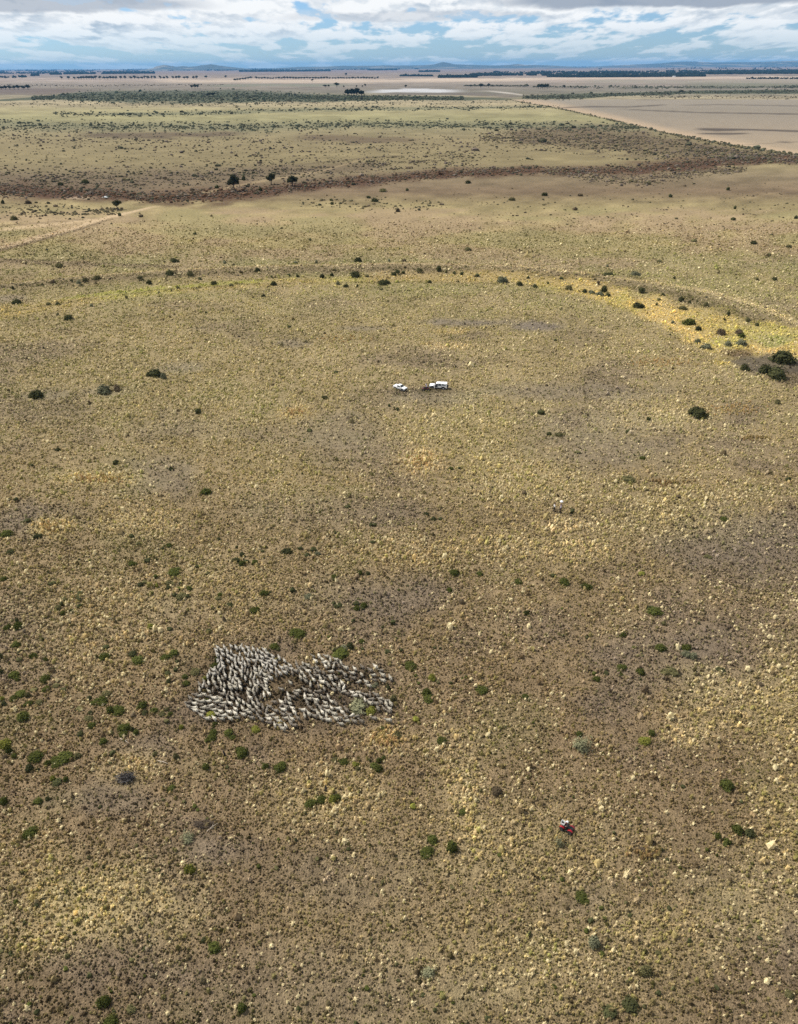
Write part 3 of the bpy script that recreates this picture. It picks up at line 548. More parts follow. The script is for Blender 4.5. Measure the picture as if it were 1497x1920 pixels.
# the smaller scrub: one object
def scrub_mesh(name, X, Y, Z, W, H, Cc, label, ns=7, seed=3):
    rng = np.random.default_rng(seed); n = len(X)
    a = rng.uniform(0, 6.28, (n, 1)) + np.arange(ns)[None] * 2 * np.pi / ns; r = W[:, None] * .5 * rng.uniform(.65, 1.2, (n, ns)); rm = r * rng.uniform(.65, .98, (n, ns))
    zb = Z[:, None] + 0 * a; zm = Z[:, None] + H[:, None] * rng.uniform(.45, .80, (n, ns))
    lo = np.stack([X[:, None] + r * .8 * np.cos(a), Y[:, None] + r * .8 * np.sin(a), zb], -1); mi = np.stack([X[:, None] + rm * np.cos(a + .3), Y[:, None] + rm * np.sin(a + .3), zm], -1)
    tp = np.stack([X + W * rng.normal(0, .08, n), Y, Z + H * rng.uniform(.85, 1.15, n)], -1)
    T3 = np.repeat(tp[:, None], ns, 1); mn = np.roll(mi, -1, 1); ln = np.roll(lo, -1, 1)
    V = np.stack([np.stack([lo, ln, mi], 2), np.stack([ln, mn, mi], 2), np.stack([mi, mn, T3], 2)], 2).reshape(-1, 3)
    C = np.broadcast_to(Cc[:, None, None, :], (n, ns * 3, 3, 3)) * rng.uniform(.6, 1.35, (n, ns * 3, 1, 1))
    me = np_mesh(name, V, np.arange(len(V)).reshape(-1, 3), np.asarray(C).reshape(-1, 3))
    return tag(link_mesh(name, me, M_SCRUB), label, 'scrub', kind='stuff')
def build_scrub():
    rng = np.random.default_rng(42); X, Y, W, H, C = [], [], [], [], []
    for px, py, w_, h_, c in REST:
        x, y, z0, Wd, Hd = shrub_place(px, py, w_ * (1.0 if py < 700 else 1.45), h_ * (.9 if py < 700 else 1.5)); X.append([x]); Y.append([y]); W.append([Wd]); H.append([Hd]); C.append([TINT[c][0]])
    # tiny dark plants through the foreground and middle
    n = 1500; px = rng.uniform(-150, 1650, n); py = 620 + 1500 * rng.uniform(0, 1, n) ** 1.2; x, y = pix(px, py)
    keep = rng.uniform(0, 1, n) < .15 + .85 * sstep(.5, .68, fbm(x / 14, y / 14, 19, 3)); x, y, px, py = x[keep], y[keep], px[keep], py[keep]; n = len(x)
    X.append(x); Y.append(y); W.append(rng.uniform(.25, .7, n)); H.append(rng.uniform(.2, .5, n)); kk = rng.integers(0, 3, n); C.append(np.array([TINT['d'][0], TINT['o'][0], TINT['g'][0]])[kk])
    # belts of scrub across the far flats and along the creek
    def belt(n, pts, hw_scale, sz, cols, seed, cl=.5, colw=None):
        r = np.random.default_rng(seed); P = np.array(pts, float); n = int(n * 2.5); px = r.uniform(P[0, 0], P[-1, 0], n)
        yc = np.interp(px, P[:, 0], P[:, 1]); hw = np.interp(px, P[:, 0], P[:, 2]) * hw_scale; py = yc + hw * r.normal(0, .55, n).clip(-1.3, 1.3)
        x, y = pix(px, py); dep = depth_at(x, y); nn = fbm(x / dep * 40, np.log(dep) * 90, seed, 3, .6)
        k = r.uniform(0, 1, n) < np.clip(sstep(cl - .12, cl + .14, nn) + .06, 0, 1); x, y, px, py = x[k], y[k], px[k], py[k]; m = len(x)
        s = r.lognormal(0, .42, m) * sz * .66; ci = r.choice(len(cols), m, p=colw)
        X.append(x); Y.append(y); W.append(s); H.append(s * r.uniform(.26, .52, m)); C.append(np.array(cols)[ci] * r.uniform(.75, 1.25, (m, 1)))
    D, G_, BR, RB, PU, OL = (.072, .070, .046), (.100, .106, .074), (.122, .094, .066), (.120, .072, .046), (.155, .125, .105), (.15, .128, .075)
    belt(2600, [(-200,233,9),(250,238,8),(500,238,8),(700,232,6),(1000,236,7),(1200,240,6)], 1.2, 3.6, [G_, D, G_], 301, .50)
    belt(900, [(100,214,3),(300,214,4),(600,205,3),(900,203,3),(1050,200,3)], 1.2, 4.4, [G_, D], 302, .5)
    belt(700, [(0,196,5),(500,196,4),(1000,192,3)], 1.2, 4.0, [G_, OL, D], 303, .56)
    belt(1500, [(-200,262,16),(200,262,18),(500,268,20),(900,270,22)], 1.1, 2.8, [BR, D, PU], 304, .52)
    belt(2600, [(900,256,12),(1100,262,22),(1250,278,24),(1400,292,13),(1500,300,7)], 1.0, 2.8, [BR, D, PU, OL], 305, .46)
    belt(2600, [(-200,336,20),(200,338,20),(400,330,20),(560,318,16),(720,310,12),(900,300,14)], 1.0, 2.0, [PU, BR, D, OL], 306, .48)
    belt(1500, [(-200,310,26),(300,306,30),(700,290,26),(1000,290,20)], 1.0, 2.2, [D, BR, OL], 307, .58)
    belt(3000, CREEK, 1.15, 2.1, [RB, BR, RB, D, PU], 308, .30)
    belt(800, [(a, b - h * .9, h * .7) for a, b, h in CREEK], 1.0, 2.2, [D, PU, BR], 318, .46)
    belt(650, [(1030,320,5),(1120,335,9),(1200,340,10),(1300,325,8),(1400,318,5)], 1.0, 1.9, [PU, BR, OL], 309, .40)
    belt(140, [(560,378,8),(680,384,14),(760,390,12),(830,380,7)], 1.0, 1.8, [OL, BR, D], 310, .45)
    belt(420, [(0,395,14),(150,398,10),(230,396,6)], 1.0, 1.6, [D, BR, OL], 311, .55)
    belt(700, [(850,385,40),(1497,390,45)], .9, 1.3, [OL, BR, D], 312, .60)
    belt(400, [(0,440,50),(1497,440,40)], .9, .9, [OL, BR, D], 313, .60)
    belt(500, [(950,186,1),(975,191,1),(1050,204,1.4),(1150,226,1.6),(1250,250,1.8),(1350,269,2.2),(1500,293,3)], 1.0, 3.0, [D, G_, OL], 314, .25)
    belt(2600, [(60,184,3),(170,181,9),(300,182,11),(450,181,11),(600,184,6),(750,184,4),(870,185,3)], 1.0, 6.0, [G_, D, (.068, .082, .052)], 315, .36)
    belt(900, [(980,183,3),(1060,182,5),(1150,178,3),(1300,173,2.6),(1500,172,3)], 1.0, 6.0, [G_, D], 316, .3)
    belt(500, [(1000,163,1.2),(1150,164,2),(1500,163,2)], 1.2, 7.0, [D, G_], 317, .4)
    belt(300, [(0,160,1.4),(120,161,2),(420,159,1.2)], 1.0, 6.0, [D, BR], 319, .45); belt(160, [(870,161,.8),(990,161.5,1)], 1.0, 8.0, [D], 320, .3); belt(300, [(1200,181,3),(1500,182,4)], 1.0, 4.0, [D, BR], 321, .5)
    # scattered along the old channel and its banks
    belt(500, LEVEE, 1.1, .9, [OL, BR, D], 322, .55); belt(300, SWALE, 1.0, .7, [OL, G_, D], 323, .58)
    X, Y, W, H = (np.concatenate([np.asarray(q, float) for q in L]) for L in (X, Y, W, H)); C = np.concatenate([np.asarray(q, float) for q in C])
    px, py = proj(X, Y); Z = relief(px, py) - .03
    scrub_mesh('low_scrub', X, Y, Z, W, H, C, 'low dark and reddish scrub scattered over the far flats and creek')
    print('scrub', len(X))
build_scrub()

# ------------------------------------------------------------------ trees
def tube(V, F, p, q, r0, r1, n=6):
    p, q = np.array(p, float), np.array(q, float); d = q - p; d /= np.linalg.norm(d); a = np.cross(d, [0.3, 0.9, 0.2]); a /= np.linalg.norm(a); b = np.cross(d, a); i = len(V)
    for c, r in ((p, r0), (q, r1)):
        for k in range(n):
            t = 2 * math.pi * k / n; V.append(tuple(c + r * (math.cos(t) * a + math.sin(t) * b)))
    for k in range(n): F.append((i + k, i + (k + 1) % n, i + n + (k + 1) % n, i + n + k))
    F.append(tuple(range(i + n, i + 2 * n))); F.append(tuple(reversed(range(i, i + n))))
def pymesh(name, V, F, mats, smooth=False):
    me = bpy.data.meshes.new(name); me.from_pydata([tuple(map(float, v)) for v in V], [], [tuple(int(i) for i in f) for f in F]); me.update()
    for m in (mats if isinstance(mats, (list, tuple)) else [mats]): me.materials.append(m)
    if smooth:
        for p in me.polygons: p.use_smooth = True
    return me
def tree_meshes(seed, n, leaf):
    """unit tree: 1 high, crown about 1 wide; trunk with limbs, crown of leaf clumps with gaps"""
    rng = np.random.default_rng(seed); V, F = [], []; lobes = []; tube(V, F, (0, 0, -.02), (.02, .01, .34), .05, .034)
    for k in range(6):
        a = k * 1.05 + rng.uniform(-.3, .3); d = rng.uniform(.16, .34); h = rng.uniform(.44, .78); e = (d * math.cos(a), d * math.sin(a), h); tube(V, F, (.02, .01, .32), e, .026, .010, 5); lobes.append((*e, rng.uniform(.15, .24)))
    lobes.append((0, 0, .80, .2)); lobes.append((.05, -.05, .58, .26)); LV, LF = [], []
    for k in range(n):
        cx, cy, cz, r = lobes[rng.integers(len(lobes))]; d = rng.normal(0, 1, 3); d /= np.linalg.norm(d); p = np.array([cx, cy, cz]) + d * r * rng.uniform(.55, 1.08) * np.array([1.05, 1.05, .8])
        nr = d + rng.normal(0, .5, 3); nr /= np.linalg.norm(nr); t = np.cross(nr, rng.normal(0, 1, 3)); t /= np.linalg.norm(t); b = np.cross(nr, t); l = leaf * rng.uniform(.6, 1.5); i = len(LV)
        LV += [p - t * l, p + b * l * .55, p + t * l, p - b * l * .55]; LF.append((i, i + 1, i + 2, i + 3))
    for cx, cy, cz, r in lobes:     # the dense inside of each clump
        i = len(LV); r *= .62
        LV += [np.array([cx, cy, cz]) + r * np.array(v) for v in ((1, 0, 0), (-1, 0, 0), (0, 1, 0), (0, -1, 0), (0, 0, .8), (0, 0, -.8))]
        LF += [(i + a, i + b, i + c, i + c) for a, b, c in ((0, 2, 4), (2, 1, 4), (1, 3, 4), (3, 0, 4), (2, 0, 5), (1, 2, 5), (3, 1, 5), (0, 3, 5))]
    return pymesh('trunk', V, F, M_BARK), pymesh('crown', LV, [f if f[2] != f[3] else f[:3] for f in LF], M_TREE)
NEAR_T = [tree_meshes(300 + k, 1100, .05) for k in range(4)]; FAR_T = [tree_meshes(320 + k, 240, .10) for k in range(4)]
rt_ = random.Random(8)
def gum(px, base, w_, h_, label, group, near=False, tint=(.050, .052, .028), name='gum_tree'):
    x, y = at(px, base); d = depth_at(x, y); k = F_PX / d; W = w_ / k; va = math.atan2(CAM_H, math.hypot(x, y)); H = max(.5 * W, (h_ / k - .25 * W * math.sin(va)) / max(.4, math.cos(va)))
    tr, cr = rt_.choice(NEAR_T if near else FAR_T); r = empty(name, (x, y, 0), rt_.uniform(0, 6.28)); r.scale = (W * 1.12, W * 1.12, H); tag(r, label, 'tree', group)
    for nm, me in (('trunk', tr), ('crown', cr)):
        o = bpy.data.objects.new(nm, me); COL.objects.link(o); o.parent = r; j = rt_.uniform(.8, 1.25); o.color = (tint[0] * j, tint[1] * j, tint[2] * j, 1)
gum(440, 358, 25, 31, 'tallest dark gum tree standing on the red creek line', 'gum trees along the creek', True)
gum(509, 346, 18, 21, 'dark gum tree on the creek, middle of the three', 'gum trees along the creek', True)
gum(549, 349, 23, 20, 'broad dark gum tree on the creek, rightmost of the three', 'gum trees along the creek', True)
gum(221, 393, 19, 18, 'round bushy gum tree alone beside the pale dirt track', 'gum trees along the creek', True)
for i, (x, b, w_, h_) in enumerate([(652, 181, 12, 13), (660, 182, 14, 15), (669, 182, 14, 16), (678, 182, 13, 12)]): gum(x, b, w_, h_, ['leftmost', 'second from left', 'second from right', 'rightmost'][i] + ' gum in the big clump beside the pale salt pans', 'big clump by the salt pans', True, (.030, .034, .022))
for i, x in enumerate((392, 400)): gum(x, 181, 10, 7, ('left' if i == 0 else 'right') + ' of two low trees in the dark scrub flat', 'pair in the scrub flat')
for i, (x, w_, h_) in enumerate([(360, 6, 6), (366, 7, 8), (371, 6, 7)]): gum(x, 166, w_, h_, ['left', 'middle', 'right'][i] + ' tree of the small clump beyond the scrub flat', 'small clump beyond the scrub')
for i, x in enumerate((1010, 1014, 1018, 1022, 1026)): gum(x, 167, 7, 9, ['leftmost', 'second', 'middle', 'fourth', 'rightmost'][i] + ' tree of the square dark block beyond the ploughed field', 'square dark block of trees')
for i, (x, w_, h_) in enumerate([(3, 8, 6), (11, 8, 7), (19, 9, 7), (27, 8, 7), (35, 9, 8), (44, 9, 7), (53, 10, 9)]): gum(x, 168, w_, h_, ['leftmost', 'second', 'third', 'fourth', 'fifth', 'sixth', 'rightmost'][i] + ' tree in the row at the left edge of the far plain', 'row at the left edge')
for i, x in enumerate([116, 129, 140, 148, 153, 158, 163, 168, 172, 176, 180, 188, 196, 202, 208, 213, 218, 227, 235, 246, 253, 260, 267, 272, 278, 285, 291, 301, 308, 314, 325, 331, 336, 346, 352, 363, 369]):
    gum(x, 149.2 - x * .002, rt_.uniform(5, 7.5), rt_.uniform(4.5, 6.5), 'far dark tree in the broken row across the pale paddock', 'trees in the broken row')
for i, (x, b) in enumerate([(441, 152.2), (446, 151.8), (451, 151.2), (456, 150.4), (461, 149.8), (466, 149), (471, 148)]): gum(x, b, 6, 4.4, 'dark tree in the short slanting windbreak', 'trees in the slanting windbreak')
for i in range(44): gum(481 + i * 5.3, 148.3 + rt_.uniform(-.2, .4), rt_.uniform(5, 7), rt_.uniform(3, 4.8), 'dark tree in the long straight windbreak', 'trees in the long windbreak')
for x, b, w_, h_, l in [(387, 147, 6, 5, 'small lone tree just right of the broken tree row'), (424, 146.5, 5, 5, 'small lone tree above the slanting windbreak'), (586, 153, 5, 4.5, 'lone tree in front of the long windbreak'), (649, 142, 5, 5, 'lone tree behind the long windbreak'),
                        (610, 164, 9, 5, 'low bushy tree at the left of the far roadside trees'), (617, 164, 5, 5, 'narrow tree beside the low bushy tree'), (632, 163, 10, 7.5, 'spreading flat-topped tree behind the big clump'), (645, 164.5, 3.5, 4, 'tiny tree right of the flat-topped tree'),
                        (669, 164, 3.5, 4, 'tiny tree directly beyond the big clump'), (680, 164, 3.5, 4, 'tiny tree beyond the right end of the big clump'), (685, 163, 4, 5.5, 'slender tree beyond the right end of the big clump'), (761, 165, 5, 5.5, 'lone dark tree behind the pale salt pans'),
                        (902, 165, 9, 8, 'rounded tree at the left of the far hedge line'), (916, 165, 6, 8, 'upright tree next to the rounded hedge tree'), (883, 163, 6, 4, 'low tree at the start of the far hedge line'), (1058, 164.5, 7, 5, 'low tree right of the square dark block'), (1070, 166, 4, 5, 'small tree second right of the square dark block'), (1090, 166, 4, 4.5, 'small lone tree furthest right of the square dark block')]:
    gum(x, b, w_, h_, l, 'scattered far trees')

# ------------------------------------------------------------------ woods towards the horizon, hills
def build_woods():
    rng = np.random.default_rng(77); X, Y, W, H = [], [], [], []
    hz = lambda px: 128.7 - .00524 * px
    def wood(n, pts, cl, sz=11):
        P = np.array(pts, float); px = rng.uniform(P[0, 0], P[-1, 0], n); py = np.interp(px, P[:, 0], P[:, 1]) + np.interp(px, P[:, 0], P[:, 2]) * rng.uniform(-1, 1, n); py = np.maximum(py, hz(px) + 1.5)
        x, y = pix(px, py); dep = depth_at(x, y); nn = fbm(px / 26, py / 2.6, n, 3, .6); k = nn > cl; x, y = x[k], y[k]; s = rng.lognormal(0, .25, len(x)) * sz * (1 + np.clip(y / 40000, 0, .6)); X.append(x); Y.append(y); W.append(s * 1.5); H.append(s)
    wood(2600, [(-300, 132.4, 2.2), (150, 132, 2.2), (280, 131, 2)], .40); wood(2600, [(-300, 136, 2), (120, 136.5, 2), (280, 136, 1.6)], .47, 10); wood(500, [(95, 139.4, .8), (115, 139.4, .8)], .2); wood(1200, [(120, 138.6, 1), (290, 137.2, 1)], .3)
    wood(220, [(-200, 145.6, 1.4), (32, 145.4, 1.3)], .25, 9); wood(70, [(35, 144.6, 1.2), (50, 144, 1.2)], .3, 9); wood(50, [(58, 141.5, 2), (74, 140.5, 1.8)], .3)
    wood(2200, [(280, 131.4, 1.6), (500, 130, 1.6), (750, 129, 1.6)], .47); wood(1600, [(450, 134, .9), (540, 133.6, .9), (620, 133, .8)], .22); wood(500, [(388, 131.6, 1.2), (440, 131, 1.2)], .3); wood(400, [(690, 131.2, .9), (745, 130.8, .9)], .3)
    wood(2600, [(750, 127.6, 1.4), (1125, 125.6, 1.6), (1700, 122.6, 1.6)], .46); wood(400, [(750, 129.8, .6), (785, 129.6, .6)], .3); wood(500, [(1122, 129, 1.4), (1300, 128, 1.8), (1700, 127, 2)], .5)
    wood(1100, [(823, 144.8, 1.4), (895, 144.4, 1.2)], .2, 9); wood(900, [(880, 141, 2), (940, 140.4, 2)], .38, 9); wood(420, [(750, 142.4, .8), (812, 142.6, .7)], .3, 7); wood(350, [(786, 134.6, .6), (825, 134.4, .6)], .3)
    wood(3200, [(925, 138.6, 3.2), (1030, 138.6, 3.4), (1122, 138.4, 4), (1250, 138, 4)], .43, 10); wood(2200, [(1026, 143.6, 1.2), (1122, 144, 1.2), (1322, 142.6, 1.2)], .14, 9); wood(900, [(1250, 136, 3), (1330, 136, 3)], .42, 10)
    wood(4200, [(1328, 136.2, 3.4), (1420, 135.4, 3.6), (1800, 134, 3.6)], .26, 10); wood(700, [(1400, 147.6, .8), (1800, 147, .9)], .3, 5)
    X, Y, W, H = map(np.concatenate, (X, Y, W, H)); C = np.tile(np.array([[.022, .028, .022]]), (len(X), 1)) * rng.uniform(.7, 1.4, (len(X), 1))
    scrub_mesh('distant_woodland', X, Y, np.zeros(len(X)) - .3, W, H, C, 'belts of dark woodland far off along the horizon', 6, 9); print('woods', len(X))
build_woods()
def build_hills():
    m, t, b = mat('hill_land'); g = t.new('ShaderNodeNewGeometry'); n = t.noise(g.outputs['Position'], .0011, 5, .6); t.l.new(t.mix(t.ramp(n, .50, .66), (.030, .042, .036, 1), (.16, .14, .10, 1)), b.inputs['Base Color']); b.inputs['Roughness'].default_value = 1
    D0 = 25000.0
    prof = [[(262, 129), (285, 126.6), (299, 123), (308, 121.4), (318, 123), (329, 125), (344, 123.6), (356, 125.4), (366, 124.3), (376, 122.8), (396, 120.4), (406, 121.6), (422, 124.2), (446, 126.6), (480, 127.6)],
            [(480, 127.4), (520, 125.8), (560, 124.4), (600, 125), (642, 123.4), (692, 123.2), (720, 122.6), (760, 122.8), (800, 122), (815, 120.4), (824, 117.8), (831, 116.2), (840, 117.6), (852, 120.6), (880, 121.4), (930, 122.8), (956, 121.4), (970, 119.6), (984, 121.4), (1010, 121.2), (1060, 122.6), (1110, 123.6)],
            [(1080, 124), (1130, 122.4), (1190, 120.4), (1240, 118.4), (1275, 115.4), (1300, 115.4), (1332, 117.2), (1400, 116.4), (1440, 115.8), (1475, 114.4), (1500, 113.8), (1600, 115), (1760, 121)]]
    V, F = [], []
    for q, pr in enumerate(prof):
        D = D0 + 2500 * q; P = np.array(pr, float); px = np.arange(P[0, 0], P[-1, 0] + 1, 3.0); yy = np.interp(px, P[:, 0], P[:, 1]); d = ray(px, yy); tt = D / d[:, 1]; z = np.maximum(CAM_H + d[:, 2] * tt, -20); x = d[:, 0] * tt
        z = z + 9 * (fbm(px / 9, px * 0, q, 3) - .5); w0 = 1 - np.clip(np.abs(np.linspace(-1, 1, len(px))) ** 6, 0, 1); z = z * w0
        i0 = len(V); prof_r = [(-2600, -.06), (-1500, .30), (-700, .74), (0, 1), (800, .7), (1800, .25), (3000, -.06)]
        for dy, kz in prof_r:
            wob = fbm(px / 14 + dy, px * 0 + dy, q + 5, 3) - .5
            for j in range(len(px)): V.append((x[j] * (1 + dy / D), D + dy + 500 * wob[j], max(-3, z[j] * kz * (1 + .5 * wob[j] * (kz < .99)) - (3 if kz < 0 else 0))))
        n_ = len(px)
        for r_ in range(len(prof_r) - 1):
            for j in range(n_ - 1): a = i0 + r_ * n_ + j; F.append((a, a + 1, a + n_ + 1, a + n_))
    o = bpy.data.objects.new('hills', pymesh('hills', V, F, m, True)); COL.objects.link(o); tag(o, 'low blue hills standing on the far horizon', kind='structure')
build_hills()
M_WHITE = simple('white_paint', (.80, .80, .78), .35, 0, .05, 2.0)
M_ROOFM = simple('roof_sheet', (.55, .56, .58), .45, .2, .1, .6)
def box(V, F, x0, x1, y0, y1, z0, z1):
    i = len(V); V += [(x, y, z) for z in (z0, z1) for x, y in ((x0, y0), (x1, y0), (x1, y1), (x0, y1))]
    F += [(i, i + 3, i + 2, i + 1), (i + 4, i + 5, i + 6, i + 7)] + [(i + k, i + (k + 1) % 4, i + 4 + (k + 1) % 4, i + 4 + k) for k in range(4)]
def child(name, V, F, m, parent, smooth=False, bevel=0.0):
    o = bpy.data.objects.new(name, pymesh(name, V, F, m, smooth)); COL.objects.link(o); o.parent = parent
    if bevel: b = o.modifiers.new('bevel', 'BEVEL'); b.width = bevel; b.segments = 2; b.limit_method = 'ANGLE'
    return o
hx, hy = at(1264, 144.4); h = tag(empty('farmhouse', (hx, hy, 0), .2), 'tiny white farmhouse in front of the far dark woods', 'house')
V, F = [], []; box(V, F, -9, 9, -5, 5, 0, 4.2); child('wall', V, F, M_WHITE, h)
child('roof', [(-10, -6, 4.2), (10, -6, 4.2), (10, 6, 4.2), (-10, 6, 4.2), (-9, 0, 7), (9, 0, 7)], [(0, 1, 5, 4), (2, 3, 4, 5), (1, 2, 5), (3, 0, 4), (3, 2, 1, 0)], M_ROOFM, h)
px0, py0 = at(200, 369); V = [(px0 + 2.6 * math.cos(k * .52) * (1 + .2 * math.sin(3 * k)), py0 + 4.5 * math.sin(k * .52), .03) for k in range(12)]
M_WATER, t_, b_ = mat('still_water'); b_.inputs['Base Color'].default_value = (.35, .38, .38, 1); b_.inputs['Roughness'].default_value = .08
o = bpy.data.objects.new('water', pymesh('water', V, [tuple(range(12))], M_WATER)); COL.objects.link(o); tag(o, 'small bright pool of water beside the red creek scrub', kind='structure')

# ------------------------------------------------------------------ bodies grown from a skeleton
def skin(pts, edges, rad, sub=1):
    me = bpy.data.meshes.new('skeleton'); me.from_pydata(pts, edges, []); me.update(); o = bpy.data.objects.new('skeleton', me); COL.objects.link(o)
    o.modifiers.new('skin', 'SKIN'); lay = me.skin_vertices[0].data
    for i, r in enumerate(rad): lay[i].radius = (r, r) if not isinstance(r, tuple) else r
    lay[0].use_root = True
    ss = o.modifiers.new('sub', 'SUBSURF'); ss.levels = sub; ss.render_levels = sub
    dg = bpy.context.evaluated_depsgraph_get(); out = bpy.data.meshes.new_from_object(o.evaluated_get(dg)); bpy.data.objects.remove(o); bpy.data.meshes.remove(me)
    for p in out.polygons: p.use_smooth = True
    return out
M_WOOL, t_, b_ = mat('wool'); oi = t_.new('ShaderNodeObjectInfo'); tcd = t_.new('ShaderNodeTexCoord'); nn = t_.noise(tcd.outputs['Object'], 9, 4); k_ = t_.m('ADD', .72, t_.m('MULTIPLY', nn, .56))
t_.l.new(t_.mix(1.0, oi.outputs['Color'], t_.xyz(k_, k_, k_), 'MULTIPLY'), b_.inputs['Base Color']); b_.inputs['Roughness'].default_value = 1; b_.inputs['Specular IOR Level'].default_value = .1
bp = t_.new('ShaderNodeBump'); bp.inputs[0].default_value = .8; bp.inputs[1].default_value = .04; t_.l.new(t_.noise(tcd.outputs['Object'], 22, 3), bp.inputs['Height']); t_.l.new(bp.outputs[0], b_.inputs['Normal'])
M_FACE = simple('sheep_face', (.22, .19, .15), .9, 0, .2, 12)
def sheep_mesh(pose):
    st = .09 if pose == 1 else 0.0; hd = [(.50, 0, .74), (.63, 0, .86), (.79, 0, .79)] if pose < 2 else [(.54, 0, .58), (.68, 0, .46), (.80, 0, .34)]
    p = [(-.05, 0, .60), (-.34, 0, .61), (-.52, 0, .60), (.22, 0, .60), (.38, 0, .66)] + hd; r = [(.25, .27), (.24, .25), (.13, .13), (.235, .26), (.18, .19), (.12, .13), (.085, .095), (.05, .055)]
    e = [(0, 1), (1, 2), (0, 3), (3, 4), (4, 5), (5, 6), (6, 7)]
    def add(q, rr, par): p.append(q); r.append(rr); e.append((par, len(p) - 1)); return len(p) - 1
    for s in (1, -1):
        f = add((.26, .13 * s, .40), .085, 3); f = add((.28 + st * s, .13 * s, .22), .045, f); add((.27 + st * 1.6 * s, .13 * s, .02), .038, f)
        f = add((-.36, .14 * s, .42), .10, 1); f = add((-.46 - st * s, .14 * s, .26), .048, f); add((-.42 - st * 1.5 * s, .14 * s, .02), .038, f)
        x, y, z = hd[1]; add((x - .05, .13 * s, z + .02), .026, 6)
    add((-.60, 0, .46), .045, 2)
    me = skin(p, e, r, 1); me.materials.append(M_WOOL); me.materials.append(M_FACE); xh = hd[0][0] + .04
    for f in me.polygons:
        c = f.center; f.material_index = 1 if (c.z < .27 or c.x > xh) else 0
    me.name = 'sheep'; return me
SHEEP = [sheep_mesh(k) for k in range(3)]
def inside(px, py, poly):
    c = False; n = len(poly)
    for i in range(n):
        x1, y1 = poly[i]; x2, y2 = poly[i - 1]
        if (y1 > py) != (y2 > py) and px < (x2 - x1) * (py - y1) / (y2 - y1) + x1: c = not c
    return c
def build_sheep():
    rs = random.Random(21)
    A = [(405, 1214), (440, 1210), (500, 1218), (520, 1229), (548, 1246), (546, 1258), (520, 1264), (506, 1275), (500, 1290), (494, 1310), (482, 1325), (470, 1336), (440, 1346), (400, 1352), (370, 1337), (353, 1323), (356, 1308), (375, 1296), (370, 1284), (385, 1273), (396, 1256), (404, 1240)]
    B = [(545, 1246), (580, 1241), (612, 1262), (640, 1272), (646, 1288), (628, 1296), (600, 1290), (580, 1284), (562, 1268), (546, 1260)]
    Cc = [(587, 1228), (620, 1230), (642, 1237), (644, 1246), (612, 1252), (590, 1243)]
    Dd = [(612, 1256), (655, 1246), (712, 1249), (736, 1270), (702, 1281), (650, 1275), (630, 1268)]
    E = [(500, 1298), (540, 1300), (575, 1290), (605, 1296), (640, 1325), (682, 1345), (682, 1353), (622, 1353), (585, 1345), (548, 1350), (560, 1368), (530, 1366), (500, 1352), (452, 1343), (482, 1328), (520, 1322), (505, 1310)]
    Ff = [(630, 1290), (665, 1297), (712, 1303), (736, 1320), (730, 1334), (706, 1328), (660, 1304)]
    zones = [('A', A, 205, .86, .52), ('B', B, 36, .92, .58), ('C', Cc, 14, .9, .55), ('D', Dd, 24, 1.1, .9), ('E', E, 82, .9, .58), ('F', Ff, 22, .9, .56)]
    pts = []
    shr = [(672, 1322, 22, 13), (697, 1330, 11, 8), (396, 1337, 11, 7), (381, 1310, 9, 5)]
    for zn, poly, want, la, ac in zones:
        xs = [q[0] for q in poly]; ys = [q[1] for q in poly]; got = 0
        for _ in range(30000):
            if got >= want: break
            px, py = rs.uniform(min(xs), max(xs)), rs.uniform(min(ys), max(ys))
            if not inside(px, py, poly) or any(((px - a) / c) ** 2 + ((py - b) / d) ** 2 < 1 for a, b, c, d in shr): continue
            if zn in 'AE' and float(vnoise(np.array([px / 17.0]), np.array([py / 11.0]), 5)[0]) < .24: continue
            if zn == 'E' and ((px - 520) / 22) ** 2 + ((py - 1306) / 9) ** 2 < 1: continue
            if zn == 'A': hd = 118 + 34 * max(0, (px - 470) / 80) + (55 if py > 1300 and px < 425 else 25 if py > 1315 else 0)
            else: hd = {'B': 130, 'C': 150, 'D': 158, 'E': 148, 'F': 152}[zn]
            hd = math.radians(hd + rs.gauss(0, 19 if zn == 'A' else 24)); x, y = at(px, py, .5); ok = True; ch, sh = math.cos(hd), math.sin(hd)
            for x2, y2, *_r in pts:
                dx, dy = x - x2, y - y2; u_, v_ = dx * ch + dy * sh, -dx * sh + dy * ch
                if (u_ / la) ** 2 + (v_ / ac) ** 2 < 1: ok = False; break
            if ok: pts.append((x, y, hd, zn, px, py)); got += 1
        print('sheep', zn, got)
    for px, py, hd in ((655, 1277, 160), (648, 1283, 135), (633, 1272, 150), (615, 1277, 150), (692, 1285, 165), (702, 1346, 170), (729, 1350, 175), (608, 1288, 160), (612, 1300, 150), (640, 1356, 170), (660, 1355, 172), (545, 1279, 135), (528, 1291, 160), (640, 1242, 100)):
        x, y = at(px, py, .5)
        if all((x - q[0]) ** 2 + (y - q[1]) ** 2 > .5 for q in pts): pts.append((x, y, math.radians(hd), 'S', px, py))
    names = {'A': 'packed tightly in the dense left mass of the flock', 'B': 'in the middle of the flock between two strands', 'C': 'in the small bunch at the top of the flock', 'D': 'strung out at the upper right of the flock', 'E': 'in the lower strand of the flock', 'F': 'in the file right of the flock shrub', 'S': 'straggling apart at the edge of the flock'}
    tone = [((.32, .29, .23), 'cream', .40), ((.17, .15, .12), 'greyish', .28), ((.47, .43, .35), 'pale', .18), ((.13, .11, .085), 'dirty brown', .14)]
    # the ones half hidden in the thick of the mass become one object
    order = sorted(range(len(pts)), key=lambda i: (pts[i][3] != 'A', pts[i][5] + rs.uniform(-30, 30)))
    rest = set(order[:max(0, len(pts) - 300)]); V, F, MI = [], [], []; nv = 0
